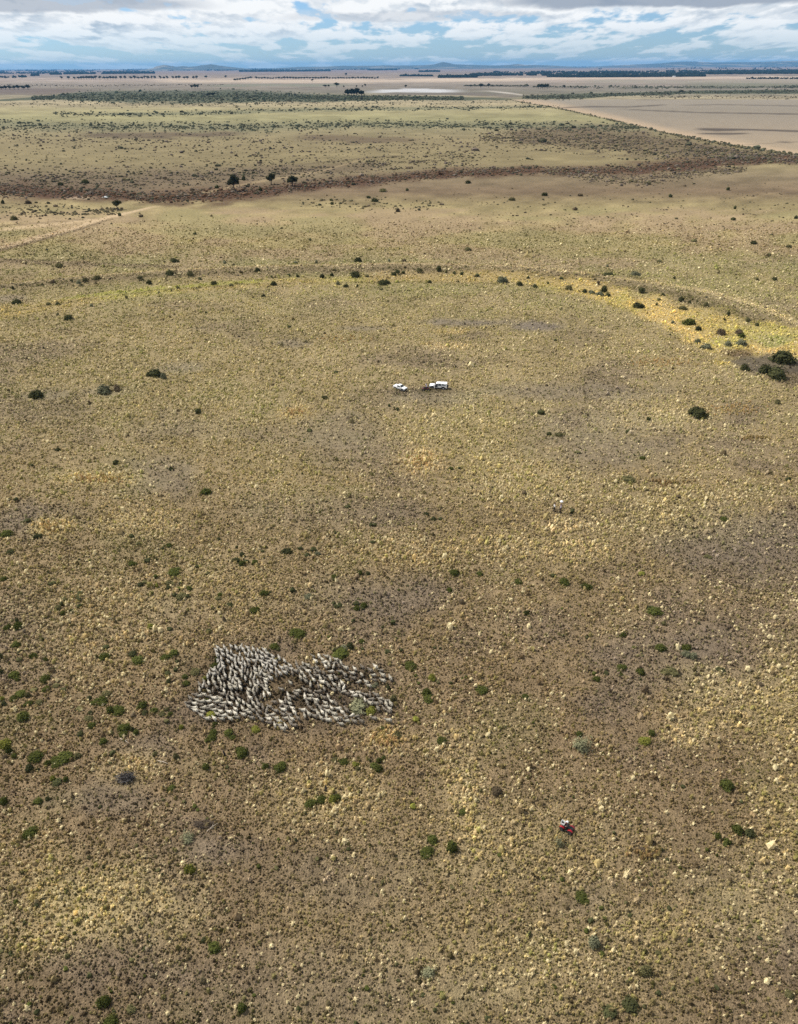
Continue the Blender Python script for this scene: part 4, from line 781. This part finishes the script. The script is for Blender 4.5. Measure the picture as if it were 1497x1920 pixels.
    for i, (x, y, hd, zn, px, py) in enumerate(pts):
        pose = rs.choices((0, 1, 2), (5, 4, 1 if zn != 'A' else 0))[0]; s = rs.uniform(.68, .86)
        u_ = rs.random(); acc = 0
        for tc_, tn, pr in tone:
            acc += pr
            if u_ < acc: break
        if i in rest:
            me = SHEEP[pose]; co = np.empty(len(me.vertices) * 3); me.vertices.foreach_get('co', co); co = co.reshape(-1, 3) * s; c, s2 = math.cos(hd), math.sin(hd)
            V.append(np.stack([co[:, 0] * c - co[:, 1] * s2 + x, co[:, 0] * s2 + co[:, 1] * c + y, co[:, 2]], -1)); F += [tuple(v + nv for v in p.vertices) for p in me.polygons]; MI += [p.material_index for p in me.polygons]; nv += len(co); continue
        o = bpy.data.objects.new('sheep', SHEEP[pose]); COL.objects.link(o); o.location = (x, y, 0); o.rotation_euler = (0, 0, hd); o.scale = (s, s * rs.uniform(.92, 1.08), s * rs.uniform(.95, 1.08))
        j = rs.uniform(.86, 1.12); o.color = (tc_[0] * j, tc_[1] * j, tc_[2] * j, 1)
        act = {0: 'standing', 1: 'walking', 2: 'grazing'}[pose]
        l = f'{tn} woolly sheep {act} {names[zn]}'; tag(o, l, 'sheep', l.replace('sheep ', 'sheep, ', 1))
    if rest:
        o = bpy.data.objects.new('packed_sheep', pymesh('packed_sheep', np.concatenate(V), F, [M_WOOL, M_FACE], True)); COL.objects.link(o); o.color = (.32, .295, .25, 1)
        o.data.polygons.foreach_set('material_index', MI); tag(o, 'more woolly sheep half hidden in the thick of the flock', 'sheep', kind='stuff')
    print('sheep total', len(pts))
build_sheep()

# ------------------------------------------------------------------ vehicles
M_GLASS, t_, b_ = mat('dark_glass'); b_.inputs['Base Color'].default_value = (.012, .014, .016, 1); b_.inputs['Roughness'].default_value = .06
M_TYRE = simple('tyre_rubber', (.018, .018, .018), .9, 0, .2, 14); M_RIM = simple('rim_metal', (.42, .42, .43), .35, .7, .08, 8)
M_BLACK = simple('black_plastic', (.020, .020, .021), .6, 0, .2, 12); M_RED = simple('red_plastic', (.27, .010, .015), .38, 0, .12, 5)
M_DKRED = simple('faded_red_plastic', (.17, .018, .020), .5, 0, .2, 6); M_LAMP = simple('lamp_glass', (.75, .76, .78), .15, 0, .03, 5); M_TAIL = simple('tail_lamp', (.30, .012, .014), .25, 0, .05, 5)
M_STEEL = simple('grey_steel', (.30, .30, .31), .4, .7, .1, 9); M_SEAT = simple('black_vinyl', (.022, .022, .024), .55, 0, .15, 10); M_INSHADE = simple('interior_shade', (.018, .017, .016), .9, 0, .2, 6)
def profile_solid(pts, half):
    """side outline (x, z, half width) swept across: one closed body"""
    V, F = [], []; n = len(pts)
    for s in (1, -1):
        for x, z, hw in pts: V.append((x, s * (hw if hw else half), z))
    for k in range(n): F.append((k, (k + 1) % n, n + (k + 1) % n, n + k))
    F.append(tuple(reversed(range(n)))); F.append(tuple(range(n, 2 * n))); return V, F
def panel(p, q, r, s_, out, th=.02):
    """thin closed panel on four corners, standing proud by OUT"""
    P = [np.array(v, float) for v in (p, q, r, s_)]; n = np.cross(P[1] - P[0], P[3] - P[0]); n /= np.linalg.norm(n); V = [tuple(v + n * out) for v in P] + [tuple(v - n * th) for v in P]
    F = [(0, 1, 2, 3), (7, 6, 5, 4)] + [(k, k + 4, (k + 1) % 4 + 4, (k + 1) % 4) for k in range(4)]; return V, F
def wheel(parent, x, y, z, r, wd, name='wheel', vertical=True, rim=True, axis='y', rimm=None):
    e = bpy.data.objects.new(name, None); COL.objects.link(e); e.parent = parent; e.location = (x, y, z)
    if axis == 'x': e.rotation_euler = (0, 0, math.pi / 2)
    def ringm(rs_, n=20):
        V, F = [], []
        for rr, yy in rs_:
            for k in range(n): a = 2 * math.pi * k / n; V.append((rr * math.cos(a), yy, rr * math.sin(a)))
        m_ = len(rs_)
        for j in range(m_):
            for k in range(n): F.append((j * n + k, j * n + (k + 1) % n, ((j + 1) % m_) * n + (k + 1) % n, ((j + 1) % m_) * n + k))
        return V, F
    h = wd / 2; child('tyre', *ringm([(r * .60, -h), (r * .92, -h), (r, -h * .6), (r, h * .6), (r * .92, h), (r * .60, h)]), M_TYRE, e, True)
    V, F = ringm([(r * .59, -h * .75), (r * .12, -h * .45), (r * .12, h * .45), (r * .59, h * .75)]); V += [(0, -h * .5, 0), (0, h * .5, 0)]; F += [(20 + k, 20 + (k + 1) % 20, 80) for k in range(20)] + [(40 + k, 40 + (k + 1) % 20, 81) for k in range(20)]
    child('rim', V, F, rimm or M_RIM, e); return e
def flat_ring(V, F, pts, y0, y1):
    i = len(V); n = len(pts); V += [(x, y0, z) for x, z in pts] + [(x, y1, z) for x, z in pts]
    F += [tuple(i + k for k in range(n)), tuple(i + n + k for k in reversed(range(n)))] + [(i + k, i + n + k, i + n + (k + 1) % n, i + (k + 1) % n) for k in range(n)]

def wagon():
    x, y = at(822, 727.5); r = tag(empty('station_wagon', (x, y, .0), R(169)), 'white four wheel drive station wagon parked side on, front door swung open', 'car'); r.scale = (1.04, 1.0, .84)
    # body shell: long squared wagon, flat bonnet, high roof
    low = [(2.28, .52, .84), (2.32, .82, .86), (2.26, 1.06, .84), (1.10, 1.16, .90), (-2.36, 1.16, .91), (-2.42, .62, .90), (-2.36, .48, .88), (2.20, .46, .84)]
    child('body', *profile_solid(low, .9), M_WHITE, r, False, .05)
    top = [(1.08, 1.15, .88), (.52, 1.80, .76), (.30, 1.92, .74), (-2.20, 1.95, .76), (-2.34, 1.86, .78), (-2.36, 1.15, .89)]
    child('roof', *profile_solid(top, .8), M_WHITE, r, False, .05)
    child('windscreen', *panel((1.02, -.80, 1.22), (1.02, .80, 1.22), (.56, .68, 1.76), (.56, -.68, 1.76), .006), M_GLASS, r)
    for s in (1, -1):
        def side(x0, x1, z0, z1, slope=0.0):
            y0 = .885 - (z0 - 1.15) * .17; y1 = .885 - (z1 - 1.15) * .17
            P = [(x0, s * y0, z0), (x1, s * y0, z0), (x1 - slope, s * y1, z1), (x0, s * y1, z1)]
            return panel(*(P if s < 0 else P[::-1]), .008)
        child('side_window', *side(.02, .86, 1.20, 1.72, .44), M_GLASS, r); child('side_window', *side(-.92, -.08, 1.20, 1.74), M_GLASS, r); child('side_window', *side(-2.14, -1.06, 1.30, 1.74), M_GLASS, r)
        V, F = [], []; box(V, F, -.93, -.90, s * .905, s * .915, .56, 1.16); box(V, F, -.05, -.02, s * .905, s * .915, .56, 1.16); child('door_seam', V, F, M_BLACK, r)
        child('headlight', *panel((2.315, s * .78 - .10, .80), (2.315, s * .78 + .06, .80), (2.295, s * .78 + .06, .98), (2.295, s * .78 - .10, .98), .012), M_LAMP, r)
        child('tail_light', *panel((-2.42, s * .80 + .07, .80), (-2.42, s * .80 - .07, .80), (-2.40, s * .80 - .07, 1.08), (-2.40, s * .80 + .07, 1.08), .03), M_TAIL, r)
        V, F = [], []
        for wx in (1.45, -1.45): flat_ring(V, F, [(wx + .50 * math.cos(k * .3142), .50 + .48 * math.sin(k * .3142)) for k in range(11)], s * .86, s * .925)
        child('wheel_arch', V, F, M_BLACK, r)
        V, F = [], []; box(V, F, 1.02, 1.12, min(s * .92, s * 1.10), max(s * .92, s * 1.10), 1.18, 1.40); child('mirror', V, F, M_BLACK, r)
        for wx in (1.45, -1.45): wheel(r, wx, s * .80, .39, .39, .26)
    # dark sheet painted as the cabin's inner shade; front door leaf swung out
    child('doorway_shade', *panel((.10, .912, .70), (.80, .912, .70), (.56, .82, 1.70), (.10, .82, 1.70), .006), M_INSHADE, r)
    c, s2 = math.cos(1.35), math.sin(1.35); P = lambda t, z, o=0: (.94 - t * c + o * s2, .93 + t * s2 + o * c, z)
    dr = child('door', *panel(P(0, .58), P(.86, .58), P(.86, 1.16), P(0, 1.16), .03, .03), M_WHITE, r); child('window', *panel(P(.05, 1.17), P(.84, 1.17), P(.80, 1.68), P(.38, 1.68), .01, .01), M_GLASS, dr)
    V, F = [], []; box(V, F, 2.33, 2.46, -.88, .88, .50, .70); child('bumper', V, F, M_BLACK, r, False, .03)
    V, F = [], []; box(V, F, -2.56, -2.43, -.88, .88, .48, .66); child('bumper', V, F, M_BLACK, r, False, .03)
    V, F = [], []
    for a, b in (((2.54, -.72, .55), (2.54, -.72, 1.06)), ((2.54, .72, .55), (2.54, .72, 1.06)), ((2.54, -.72, 1.06), (2.54, .72, 1.06)), ((2.54, -.28, .55), (2.54, -.28, 1.06)), ((2.54, .28, .55), (2.54, .28, 1.06))): tube(V, F, a, b, .035, .035)
    child('bull_bar', V, F, M_BLACK, r); child('rear_window', *panel((-2.372, .70, 1.26), (-2.372, -.70, 1.26), (-2.352, -.64, 1.76), (-2.352, .64, 1.76), .012), M_GLASS, r)
    child('grille', *panel((2.318, -.60, .74), (2.318, .60, .74), (2.30, .60, .98), (2.30, -.60, .98), .01), M_BLACK, r); wheel(r, -2.58, .22, 1.06, .38, .26, 'spare_wheel', axis='x', rimm=M_BLACK)
    V, F = [], []
    for k in range(5): box(V, F, -2.0 + k * .5, -1.96 + k * .5, -.70, .70, 1.975, 2.0)
    box(V, F, -2.05, .10, .66, .70, 2.003, 2.03); box(V, F, -2.05, .10, -.70, -.66, 2.003, 2.03); child('roof_rack', V, F, M_WHITE, r)
    V, F = [], []; tube(V, F, (1.02, -.92, 1.14), (.48, -.80, 1.96), .04, .04); child('snorkel', V, F, M_BLACK, r)
wagon()
def utility():
    x, y = at(751, 730.5); r = tag(empty('pickup_utility', (x, y, 0), R(-38)), 'small white utility with covered tray, parked nose towards the red quad bike', 'car'); r.scale = (.90, .90, .92)
    low = [(2.10, .50, .78), (2.14, .74, .80), (2.04, .92, .80), (.98, 1.02, .84), (-2.20, 1.02, .84), (-2.24, .58, .84), (-2.18, .46, .82), (2.02, .44, .78)]
    child('body', *profile_solid(low, .84), M_WHITE, r, False, .06)
    cab = [(.96, 1.01, .80), (.26, 1.50, .66), (.06, 1.55, .65), (-.60, 1.56, .66), (-.74, 1.50, .67), (-.86, 1.01, .80)]; child('cabin', *profile_solid(cab, .7), M_WHITE, r, False, .04)
    cov = [(-.90, 1.018, .80), (-.94, 1.14, .76), (-2.10, 1.12, .76), (-2.20, 1.018, .80)]; child('tray_cover', *profile_solid(cov, .8), M_WHITE, r, False, .03)
    child('windscreen', *panel((.90, -.72, 1.07), (.90, .72, 1.07), (.30, .60, 1.475), (.30, -.60, 1.475), .008), M_GLASS, r)
    child('rear_window', *panel((-.84, .66, 1.10), (-.84, -.66, 1.10), (-.75, -.58, 1.46), (-.75, .58, 1.46), .012), M_GLASS, r)
    for s in (1, -1):
        P = [(-.66, s * .79, 1.06), (.70, s * .79, 1.06), (.18, s * .685, 1.46), (-.58, s * .685, 1.46)]; child('side_window', *panel(*(P if s < 0 else P[::-1]), .012), M_GLASS, r)
        child('headlight', *panel((2.14, s * .62 - .13, .70), (2.14, s * .62 + .13, .70), (2.09, s * .62 + .13, .84), (2.09, s * .62 - .13, .84), .012), M_LAMP, r)
        child('tail_light', *panel((-2.24, s * .76 + .06, .66), (-2.24, s * .76 - .06, .66), (-2.23, s * .76 - .06, .98), (-2.23, s * .76 + .06, .98), .014), M_TAIL, r)
        V, F = [], []
        for wx in (1.30, -1.35): flat_ring(V, F, [(wx + .42 * math.cos(k * .3142), .42 + .40 * math.sin(k * .3142)) for k in range(11)], s * .80, s * .855)
        child('wheel_arch', V, F, M_BLACK, r)
        for wx in (1.30, -1.35): wheel(r, wx, s * .74, .33, .33, .22)
        V, F = [], []; box(V, F, .70, .80, min(s * .82, s * .98), max(s * .82, s * .98), 1.06, 1.20); child('mirror', V, F, M_WHITE, r)
    V, F = [], []; box(V, F, 2.145, 2.24, -.80, .80, .42, .60); child('bumper', V, F, M_BLACK, r, False, .03); V, F = [], []; box(V, F, -2.36, -2.25, -.80, .80, .42, .56); child('bumper', V, F, M_BLACK, r, False, .03)
    child('grille', *panel((2.142, -.46, .64), (2.142, .46, .64), (2.10, .46, .82), (2.10, -.46, .82), .01), M_BLACK, r)
utility()
def quad_bike(x, y, rz, label, red, s=1.0):
    r = tag(empty('quad_bike', (x, y, 0), rz), label, 'quad bike'); r.scale = (s, s, s)
    body = [(.62, .52, .16), (.70, .66, .17), (.52, .84, .16), (.18, .88, .14), (-.10, .76, .17), (-.62, .80, .20), (-.80, .70, .20), (-.74, .56, .18), (-.10, .42, .16)]; child('body', *profile_solid(body, .18), M_BLACK, r, True, .03)
    for s_ in (1, -1):
        for nm, cx in (('front_fender', .58), ('rear_fender', -.58)):
            V, F = [], []; n = 9; i0 = 0
            for k in range(n):
                a = .45 + k * (math.pi - .95) / (n - 1); X_, Z_ = cx + .40 * math.cos(a), .36 + .38 * math.sin(a)
                for yy in (.22, .52): V += [(X_, s_ * yy, Z_), (X_ * .99 + cx * .01, s_ * yy, Z_ - .03)]
            for k in range(n - 1): a = 4 * k; F += [(a, a + 4, a + 6, a + 2), (a + 1, a + 3, a + 7, a + 5), (a, a + 1, a + 5, a + 4), (a + 2, a + 6, a + 7, a + 3)]
            F += [(0, 2, 3, 1), (4 * n - 4, 4 * n - 3, 4 * n - 1, 4 * n - 2)]; child(nm, V, F, red, r, False, .01)
        for wx in (.60, -.60): wheel(r, wx, s_ * .45, .29, .29, .24, rimm=M_STEEL)
        V, F = [], []; box(V, F, -.22, .24, min(s_ * .18, s_ * .42), max(s_ * .18, s_ * .42), .30, .34); child('footrest', V, F, M_BLACK, r)
        child('headlight', *panel((.70, s_ * .12 - .06, .66), (.70, s_ * .12 + .06, .66), (.64, s_ * .12 + .06, .76), (.64, s_ * .12 - .06, .76), .02), M_LAMP, r)
    seat = [(.14, .86, .13), (.05, .92, .14), (-.30, .88, .16), (-.62, .92, .18), (-.70, .86, .18), (-.62, .80, .18), (.06, .80, .13)]; child('seat', *profile_solid(seat, .15), M_SEAT, r, True, .03)
    V, F = [], []; tube(V, F, (.36, 0, .84), (.22, 0, 1.06), .03, .025); tube(V, F, (.22, 0, 1.06), (.16, .22, 1.12), .018, .018); tube(V, F, (.16, .22, 1.12), (.06, .40, 1.10), .022, .022); tube(V, F, (.22, 0, 1.06), (.16, -.22, 1.12), .018, .018); tube(V, F, (.16, -.22, 1.12), (.06, -.40, 1.10), .022, .022); child('handlebar', V, F, M_BLACK, r)
    for nm, xa, xb, zz in (('front_rack', .42, .86, .90), ('rear_rack', -.94, -.56, .95)):
        V, F = [], []
        for yy in (-.36, -.18, 0, .18, .36): tube(V, F, (xa, yy, zz), (xb, yy, zz), .013, .013, 5)
        for xx in (xa, (xa + xb) / 2, xb): tube(V, F, (xx, -.37, zz + .0), (xx, .37, zz + .0), .015, .015, 5)
        for yy in (-.2, .2): tube(V, F, ((xa + xb) / 2, yy, zz), ((xa + xb) / 2, yy, .70), .014, .014, 5)
        child(nm, V, F, M_BLACK, r)
    V, F = [], []
    for s_ in (1, -1): tube(V, F, (.60, s_ * .40, .29), (.40, 0, .44), .03, .03); tube(V, F, (-.60, s_ * .40, .29), (-.40, 0, .44), .03, .03)
    child('axle', V, F, M_STEEL, r); return r

# ------------------------------------------------------------------ people
M_SKIN = simple('skin', (.36, .20, .14), .6, 0, .08, 12); M_HAIR = simple('dark_hair', (.020, .015, .012), .6, 0, .2, 20); M_HAIR_P = M_HAIR
M_SHIRT_W = simple('white_shirt', (.80, .80, .80), .8, 0, .06, 8); M_SHIRT_L = simple('lilac_shirt', (.36, .31, .38), .85, 0, .08, 8); M_SHIRT_K = simple('black_jacket', (.022, .022, .026), .7, 0, .2, 8); M_SHIRT_P = simple('pale_lilac_shirt', (.60, .56, .70), .8, 0, .08, 8)
M_PANTS = simple('dark_trousers', (.012, .012, .014), .8, 0, .2, 8); M_PANTS_B = simple('brown_trousers', (.022, .010, .010), .8, 0, .2, 8); M_BOOT = simple('brown_boots', (.05, .032, .022), .7, 0, .2, 8); M_HELM = simple('white_helmet', (.85, .85, .84), .25, 0, .03, 4)
def person(loc, rz, J, mats, label, s=1.0):
    """J: joints of the pose in metres, facing +X; one continuous body with hands and face; hair or helmet as a part"""
    pts, ed, rad = [], [], []
    def add(p, r, par=None): pts.append(tuple(p)); rad.append(r); (par is not None) and ed.append((par, len(pts) - 1)); return len(pts) - 1
    pel = add(J['pelvis'], (.15, .115)); wst = add(J['waist'], (.135, .10), pel); ch = add(J['chest'], (.165, .115), wst); nk = add(J['neck'], (.06, .06), ch); hd = J['head']; h0 = add(hd, (.075, .088), nk); add((hd[0] + .02, hd[1], hd[2] + .10), (.070, .082), h0)
    fx = J.get('face', (1, 0)); add((hd[0] + .10 * fx[0], hd[1] + .10 * fx[1], hd[2] + .01), .016, h0)      # nose
    def lerp(a, b, t): return tuple(a[i] + (b[i] - a[i]) * t for i in range(3))
    for sd in ('l', 'r'):
        sh = add(J['sh' + sd], .062, ch); el = add(J['el' + sd], .044, sh); wr = add(J['wr' + sd], .030, el); v = np.array(J['wr' + sd]) - np.array(J['el' + sd]); v /= np.linalg.norm(v); sidev = np.cross(v, [0, 0, 1]); sidev = sidev / (np.linalg.norm(sidev) + 1e-6); w0 = np.array(J['wr' + sd]); dn = np.cross(sidev, v)
        pm = add(w0 + v * .075, (.040, .018), wr)
        for k, (o_, ln) in enumerate(((-.030, .070), (-.010, .082), (.010, .078), (.029, .062))):
            f1 = add(w0 + v * (.085 + ln * .55) + sidev * o_, .0095, pm); add(w0 + v * (.085 + ln * .85) + sidev * o_ + dn * .025, .008, f1)
        t1 = add(w0 + v * .055 - sidev * .050 + dn * .015, .011, wr); add(w0 + v * .095 - sidev * .066 + dn * .02, .009, t1)
        hp = add(J['hp' + sd], .092, pel); kn = add(J['kn' + sd], .060, hp); an = add(J['an' + sd], .042, kn); tx, ty = J.get('toe' + sd, (.17, 0)); a_ = J['an' + sd]; add((a_[0] + tx, a_[1] + ty, a_[2] - .055), (.042, .034), an)
    me = skin(pts, ed, rad, 1); me.name = 'person'; shirt, pants, skinm, boot = mats
    for m in (shirt, pants, skinm, boot): me.materials.append(m)
    P = np.array(pts); names = [0] * len(pts)
    for i in range(len(pts)): names[i] = 0
    # material of the nearest joint: shirt, trousers, skin, boots
    lab = np.zeros(len(pts), int); lab[[pel]] = 1; lab[[nk, h0, h0 + 1, h0 + 2]] = 2; per = 3 + 1 + 8 + 2 + 4
    base = h0 + 3
    for q in range(2):
        b0 = base + q * per; lab[b0 + 2:b0 + 14] = 2; lab[b0 + 14:b0 + 17] = 1; lab[b0 + 16] = 3; lab[b0 + 17] = 3
    for f in me.polygons: f.material_index = int(lab[np.argmin(((P - np.array(f.center)) ** 2).sum(-1))])
    o = bpy.data.objects.new('person', me); COL.objects.link(o); o.location = loc; o.rotation_euler = (0, 0, rz); o.scale = (s, s, s); tag(o, label, 'person'); return o, hd
def cap(parent, hd, m, name='hair', r=.105, lo=-.02, lift=.06, brim=0.0):
    V, F = [], []; n = 14; rings = [(r * 1.02, lo), (r * 1.03, lo + .05), (r * .9, lo + .11), (r * .55, lo + .155)]
    if brim: rings = [(brim, lo + .005), (r * 1.0, lo + .02)] + rings[1:]
    for rr, zz in rings:
        for k in range(n): a = 2 * math.pi * k / n; V.append((hd[0] + .01 + rr * 1.06 * math.cos(a), hd[1] + rr * .92 * math.sin(a), hd[2] + lift + zz))
    V.append((hd[0] + .01, hd[1], hd[2] + lift + lo + .172))
    for j in range(len(rings) - 1):
        for k in range(n): F.append((j * n + k, j * n + (k + 1) % n, (j + 1) * n + (k + 1) % n, (j + 1) * n + k))
    F += [((len(rings) - 1) * n + k, (len(rings) - 1) * n + (k + 1) % n, len(V) - 1) for k in range(n)]; F.append(tuple(reversed(range(n))))
    return child(name, V, F, m, parent, True)
STAND = dict(pelvis=(0, 0, .95), waist=(.01, 0, 1.10), chest=(0, 0, 1.34), neck=(.01, 0, 1.52), head=(.03, 0, 1.62), shl=(0, .19, 1.42), ell=(-.02, .25, 1.14), wrl=(.06, .25, .92), shr=(0, -.19, 1.42), elr=(.0, -.25, 1.15), wrr=(.16, -.22, 1.02),
             hpl=(0, .09, .90), knl=(.03, .10, .50), anl=(-.02, .11, .09), hpr=(0, -.09, .90), knr=(.05, -.10, .50), anr=(.08, -.11, .09))
RIDE = dict(pelvis=(-.16, 0, .98), waist=(-.12, 0, 1.12), chest=(-.02, 0, 1.34), neck=(.04, 0, 1.50), head=(.08, 0, 1.60), shl=(-.02, .19, 1.42), ell=(.02, .34, 1.20), wrl=(.08, .36, 1.14), shr=(-.02, -.19, 1.42), elr=(.02, -.34, 1.20), wrr=(.08, -.36, 1.14),
            hpl=(-.12, .11, .94), knl=(.26, .27, .86), anl=(.10, .31, .43), hpr=(-.12, -.11, .94), knr=(.26, -.27, .86), anr=(.10, -.31, .43))
x, y = at(1039, 959.5); p, hd = person((x, y, 0), R(15), STAND, (M_SHIRT_W, M_PANTS, M_SKIN, M_BOOT), 'person in white shirt and dark trousers standing in open grass', 1.12); cap(p, hd, M_HAIR)
UP = dict(STAND, ell=(.06, .26, 1.66), wrl=(.06, .17, 1.90), elr=(.06, -.26, 1.66), wrr=(.06, -.17, 1.90), shl=(0, .19, 1.45), shr=(0, -.19, 1.45))
x2, y2 = at(1051, 961.5); p, hd = person((x2, y2, 0), R(200), UP, (M_SHIRT_L, M_PANTS_B, M_SKIN, M_BOOT), 'person in lilac top and dark trousers holding up a small white umbrella', 1.14); cap(p, hd, M_HAIR)
um = tag(empty('umbrella', (x2 - .02, y2 - .04, 0), .2), 'small white umbrella held high by the person in lilac', 'umbrella')
V, F = [], []; tube(V, F, (0, 0, 1.75), (0, 0, 2.78), .014, .012, 6); child('pole', V, F, M_BLACK, um)
V, F = [], []
for rr, zz in ((.04, 2.80), (.15, 2.78), (.26, 2.70), (.34, 2.58), (.33, 2.57), (.25, 2.68), (.14, 2.76), (.03, 2.78)):
    for k in range(16): q = rr * (1 if k % 2 == 0 or rr < .3 else .965); V.append((q * math.cos(k * math.pi / 8), q * math.sin(k * math.pi / 8), zz))
F = [(j * 16 + k, j * 16 + (k + 1) % 16, (j + 1) * 16 + (k + 1) % 16, (j + 1) * 16 + k) for j in range(7) for k in range(16)] + [tuple(range(15, -1, -1)), tuple(range(112, 128))]
child('canopy', V, F, M_SHIRT_W, um)
xq, yq = at(1063, 1556); aq = R(146); quad_bike(xq, yq, aq, 'bright red quad bike with rider, carrying a white crate on its front rack', M_RED, .85)
p, hd = person((xq, yq, 0), aq, RIDE, (M_SHIRT_K, M_PANTS, M_SKIN, M_BOOT), 'rider in black jacket and white helmet on the bright red quad', .85); cap(p, hd, M_HELM, 'helmet', .15, -.05, .05)
M_GRIP = simple('black_marking', (.03, .03, .03), .7, 0, .1, 5)
V, F = [], []; box(V, F, -.25, .25, -.27, .27, 0, .03)
for x0, x1, y0, y1 in ((-.25, -.22, -.27, .27), (.22, .25, -.27, .27), (-.22, .22, -.27, -.24), (-.22, .22, .24, .27)): box(V, F, x0, x1, y0, y1, .032, .26)
cr = bpy.data.objects.new('crate', pymesh('crate', V, F, M_WHITE)); COL.objects.link(cr); cr.location = (xq + .55 * math.cos(aq), yq + .55 * math.sin(aq), .785); cr.scale = (.9, .9, .9); cr.rotation_euler = (0, 0, aq); tag(cr, 'open white plastic crate strapped on the front rack of the quad', 'crate')
V, F = [], []; box(V, F, -.19, .19, -.10, .10, .035, .20); child('contents', V, F, M_GRIP, cr)
xq, yq = at(798.5, 731.5); aq = R(178); quad_bike(xq, yq, aq, 'dull red quad bike parked at the nose of the white wagon', M_DKRED, 1.0)
sit = dict(RIDE); p, hd = person((xq, yq, 0), aq, {k: ((v[0] - .18, v[1], v[2]) if len(v) == 3 and k[:2] not in ('wr',) else v) for k, v in sit.items()}, (M_SHIRT_P, M_PANTS_B, M_SKIN, M_BOOT), 'rider in pale lilac shirt sitting on the dull red quad', 1.0); cap(p, hd, M_SHIRT_P, 'hat', .11, 0, .06, .20)

# ------------------------------------------------------------------ stumps, dead wood
M_CHAR = simple('charred_wood', (.022, .018, .016), .9, 0, .3, 9); M_GREYW = simple('grey_dead_wood', (.17, .155, .145), .9, 0, .35, 5); M_PALEW = simple('pale_dead_wood', (.42, .36, .29), .9, 0, .25, 5); M_BRUSH = simple('dead_brush', (.10, .072, .048), .9, 0, .35, 5)
def stump(px, py, h, lean, label):
    x, y = at(px, py); V, F = [], []; tube(V, F, (0, 0, -.05), (lean * .5, .02, h * .55), .15, .11, 8); tube(V, F, (lean * .5, .02, h * .54), (lean, .05, h), .115, .07, 8); tube(V, F, (lean * .5, .02, h * .5), (lean * .5 + .14, -.03, h * .68), .05, .02, 6); tube(V, F, (0, 0, .04), (.26, -.10, -.04), .09, .03, 6); tube(V, F, (0, 0, .04), (-.20, .10, -.04), .08, .03, 6)
    o = bpy.data.objects.new('tree_stump', pymesh('tree_stump', V, F, M_CHAR)); COL.objects.link(o); o.location = (x, y, 0); tag(o, label, 'stump')
stump(612, 1483, .95, -.04, 'upright black stump behind the row of green shrubs'); stump(422.5, 1416.5, .85, -.16, 'leaning black stump left of a round green shrub')
def sticks(px, py, w_, d_, h_, n, m, label, name, cat, seed):
    rng = np.random.default_rng(seed); x, y = at(px, py); V, F = [], []
    for k in range(n):
        a = rng.uniform(0, 6.28); q = rng.uniform(0, .5); p = (w_ * q * math.cos(a), d_ * q * math.sin(a), rng.uniform(0, h_ * .5)); b = rng.uniform(0, 6.28); l = rng.uniform(.2, .5)
        e = (p[0] + w_ * l * math.cos(b), p[1] + d_ * l * math.sin(b), p[2] + rng.uniform(-.1, h_ * .7)); tube(V, F, p, e, rng.uniform(.02, .045), .012, 4)
    o = bpy.data.objects.new(name, pymesh(name, V, F, m)); COL.objects.link(o); o.location = (x, y, .02); tag(o, label, cat)
sticks(238, 1462, 1.9, 1.3, .8, 150, M_GREYW, 'dark heap of grey dead twigs on a pale bare ring', 'twig_heap', 'twig heap', 1); sticks(238, 1462, 1.8, 1.3, .9, 240, M_CHAR, 'blackened twigs tangled through the heap of grey dead twigs', 'charred_twigs', 'twig heap', 2)
sticks(381, 1547, 2.0, 1.0, .6, 200, M_BRUSH, 'brown dead brush lying behind the silvery bush', 'dead_brush', 'dead brush', 3); sticks(1210, 1598, 1.9, 1.0, .45, 160, M_BRUSH, 'brown dead brush in the grass right of the red quad bike', 'dead_brush', 'dead brush', 4)
def branch(px, py, l, a, label, seed):
    rng = random.Random(seed); x, y = at(px, py); V, F = [], []; tube(V, F, (-l / 2, 0, .06), (0, .05, .10), .05, .04, 6); tube(V, F, (0, .05, .10), (l / 2, -.04, .12), .04, .015, 6); tube(V, F, (0, .05, .10), (l * .3, .35, .22), .025, .01, 5); tube(V, F, (-l * .2, .02, .08), (l * .05, -.3, .2), .022, .01, 5)
    o = bpy.data.objects.new('fallen_branch', pymesh('fallen_branch', V, F, M_PALEW)); COL.objects.link(o); o.location = (x, y, .05); o.rotation_euler = (0, 0, a); tag(o, label, 'branch')
branch(234, 1390, 1.6, -.5, 'pale fallen branch on bare ground above the twig heap', 1); branch(305, 1430, 1.7, -.3, 'thin pale fallen branch right of the twig heap', 2); branch(399, 1552, 1.5, .8, 'pale fallen branch lying against the brown dead brush', 3)

# ------------------------------------------------------------------ the air
V, F = [], []; box(V, F, -115000, 115000, -1200, 47000, -4.5, 235)
mh = bpy.data.materials.new('haze_air'); mh.use_nodes = True; t = NT(mh.node_tree); t.n.clear(); pv = t.new('ShaderNodeVolumePrincipled'); ho = t.new('ShaderNodeOutputMaterial')
pv.inputs['Color'].default_value = (.13, .40, .80, 1); pv.inputs['Density'].default_value = 2.2e-5; pv.inputs['Anisotropy'].default_value = 0.0; t.l.new(pv.outputs[0], ho.inputs['Volume'])
hz_ = bpy.data.objects.new('haze', pymesh('haze', V, F, mh)); COL.objects.link(hz_); tag(hz_, 'thin blue haze over the plain', kind='stuff')
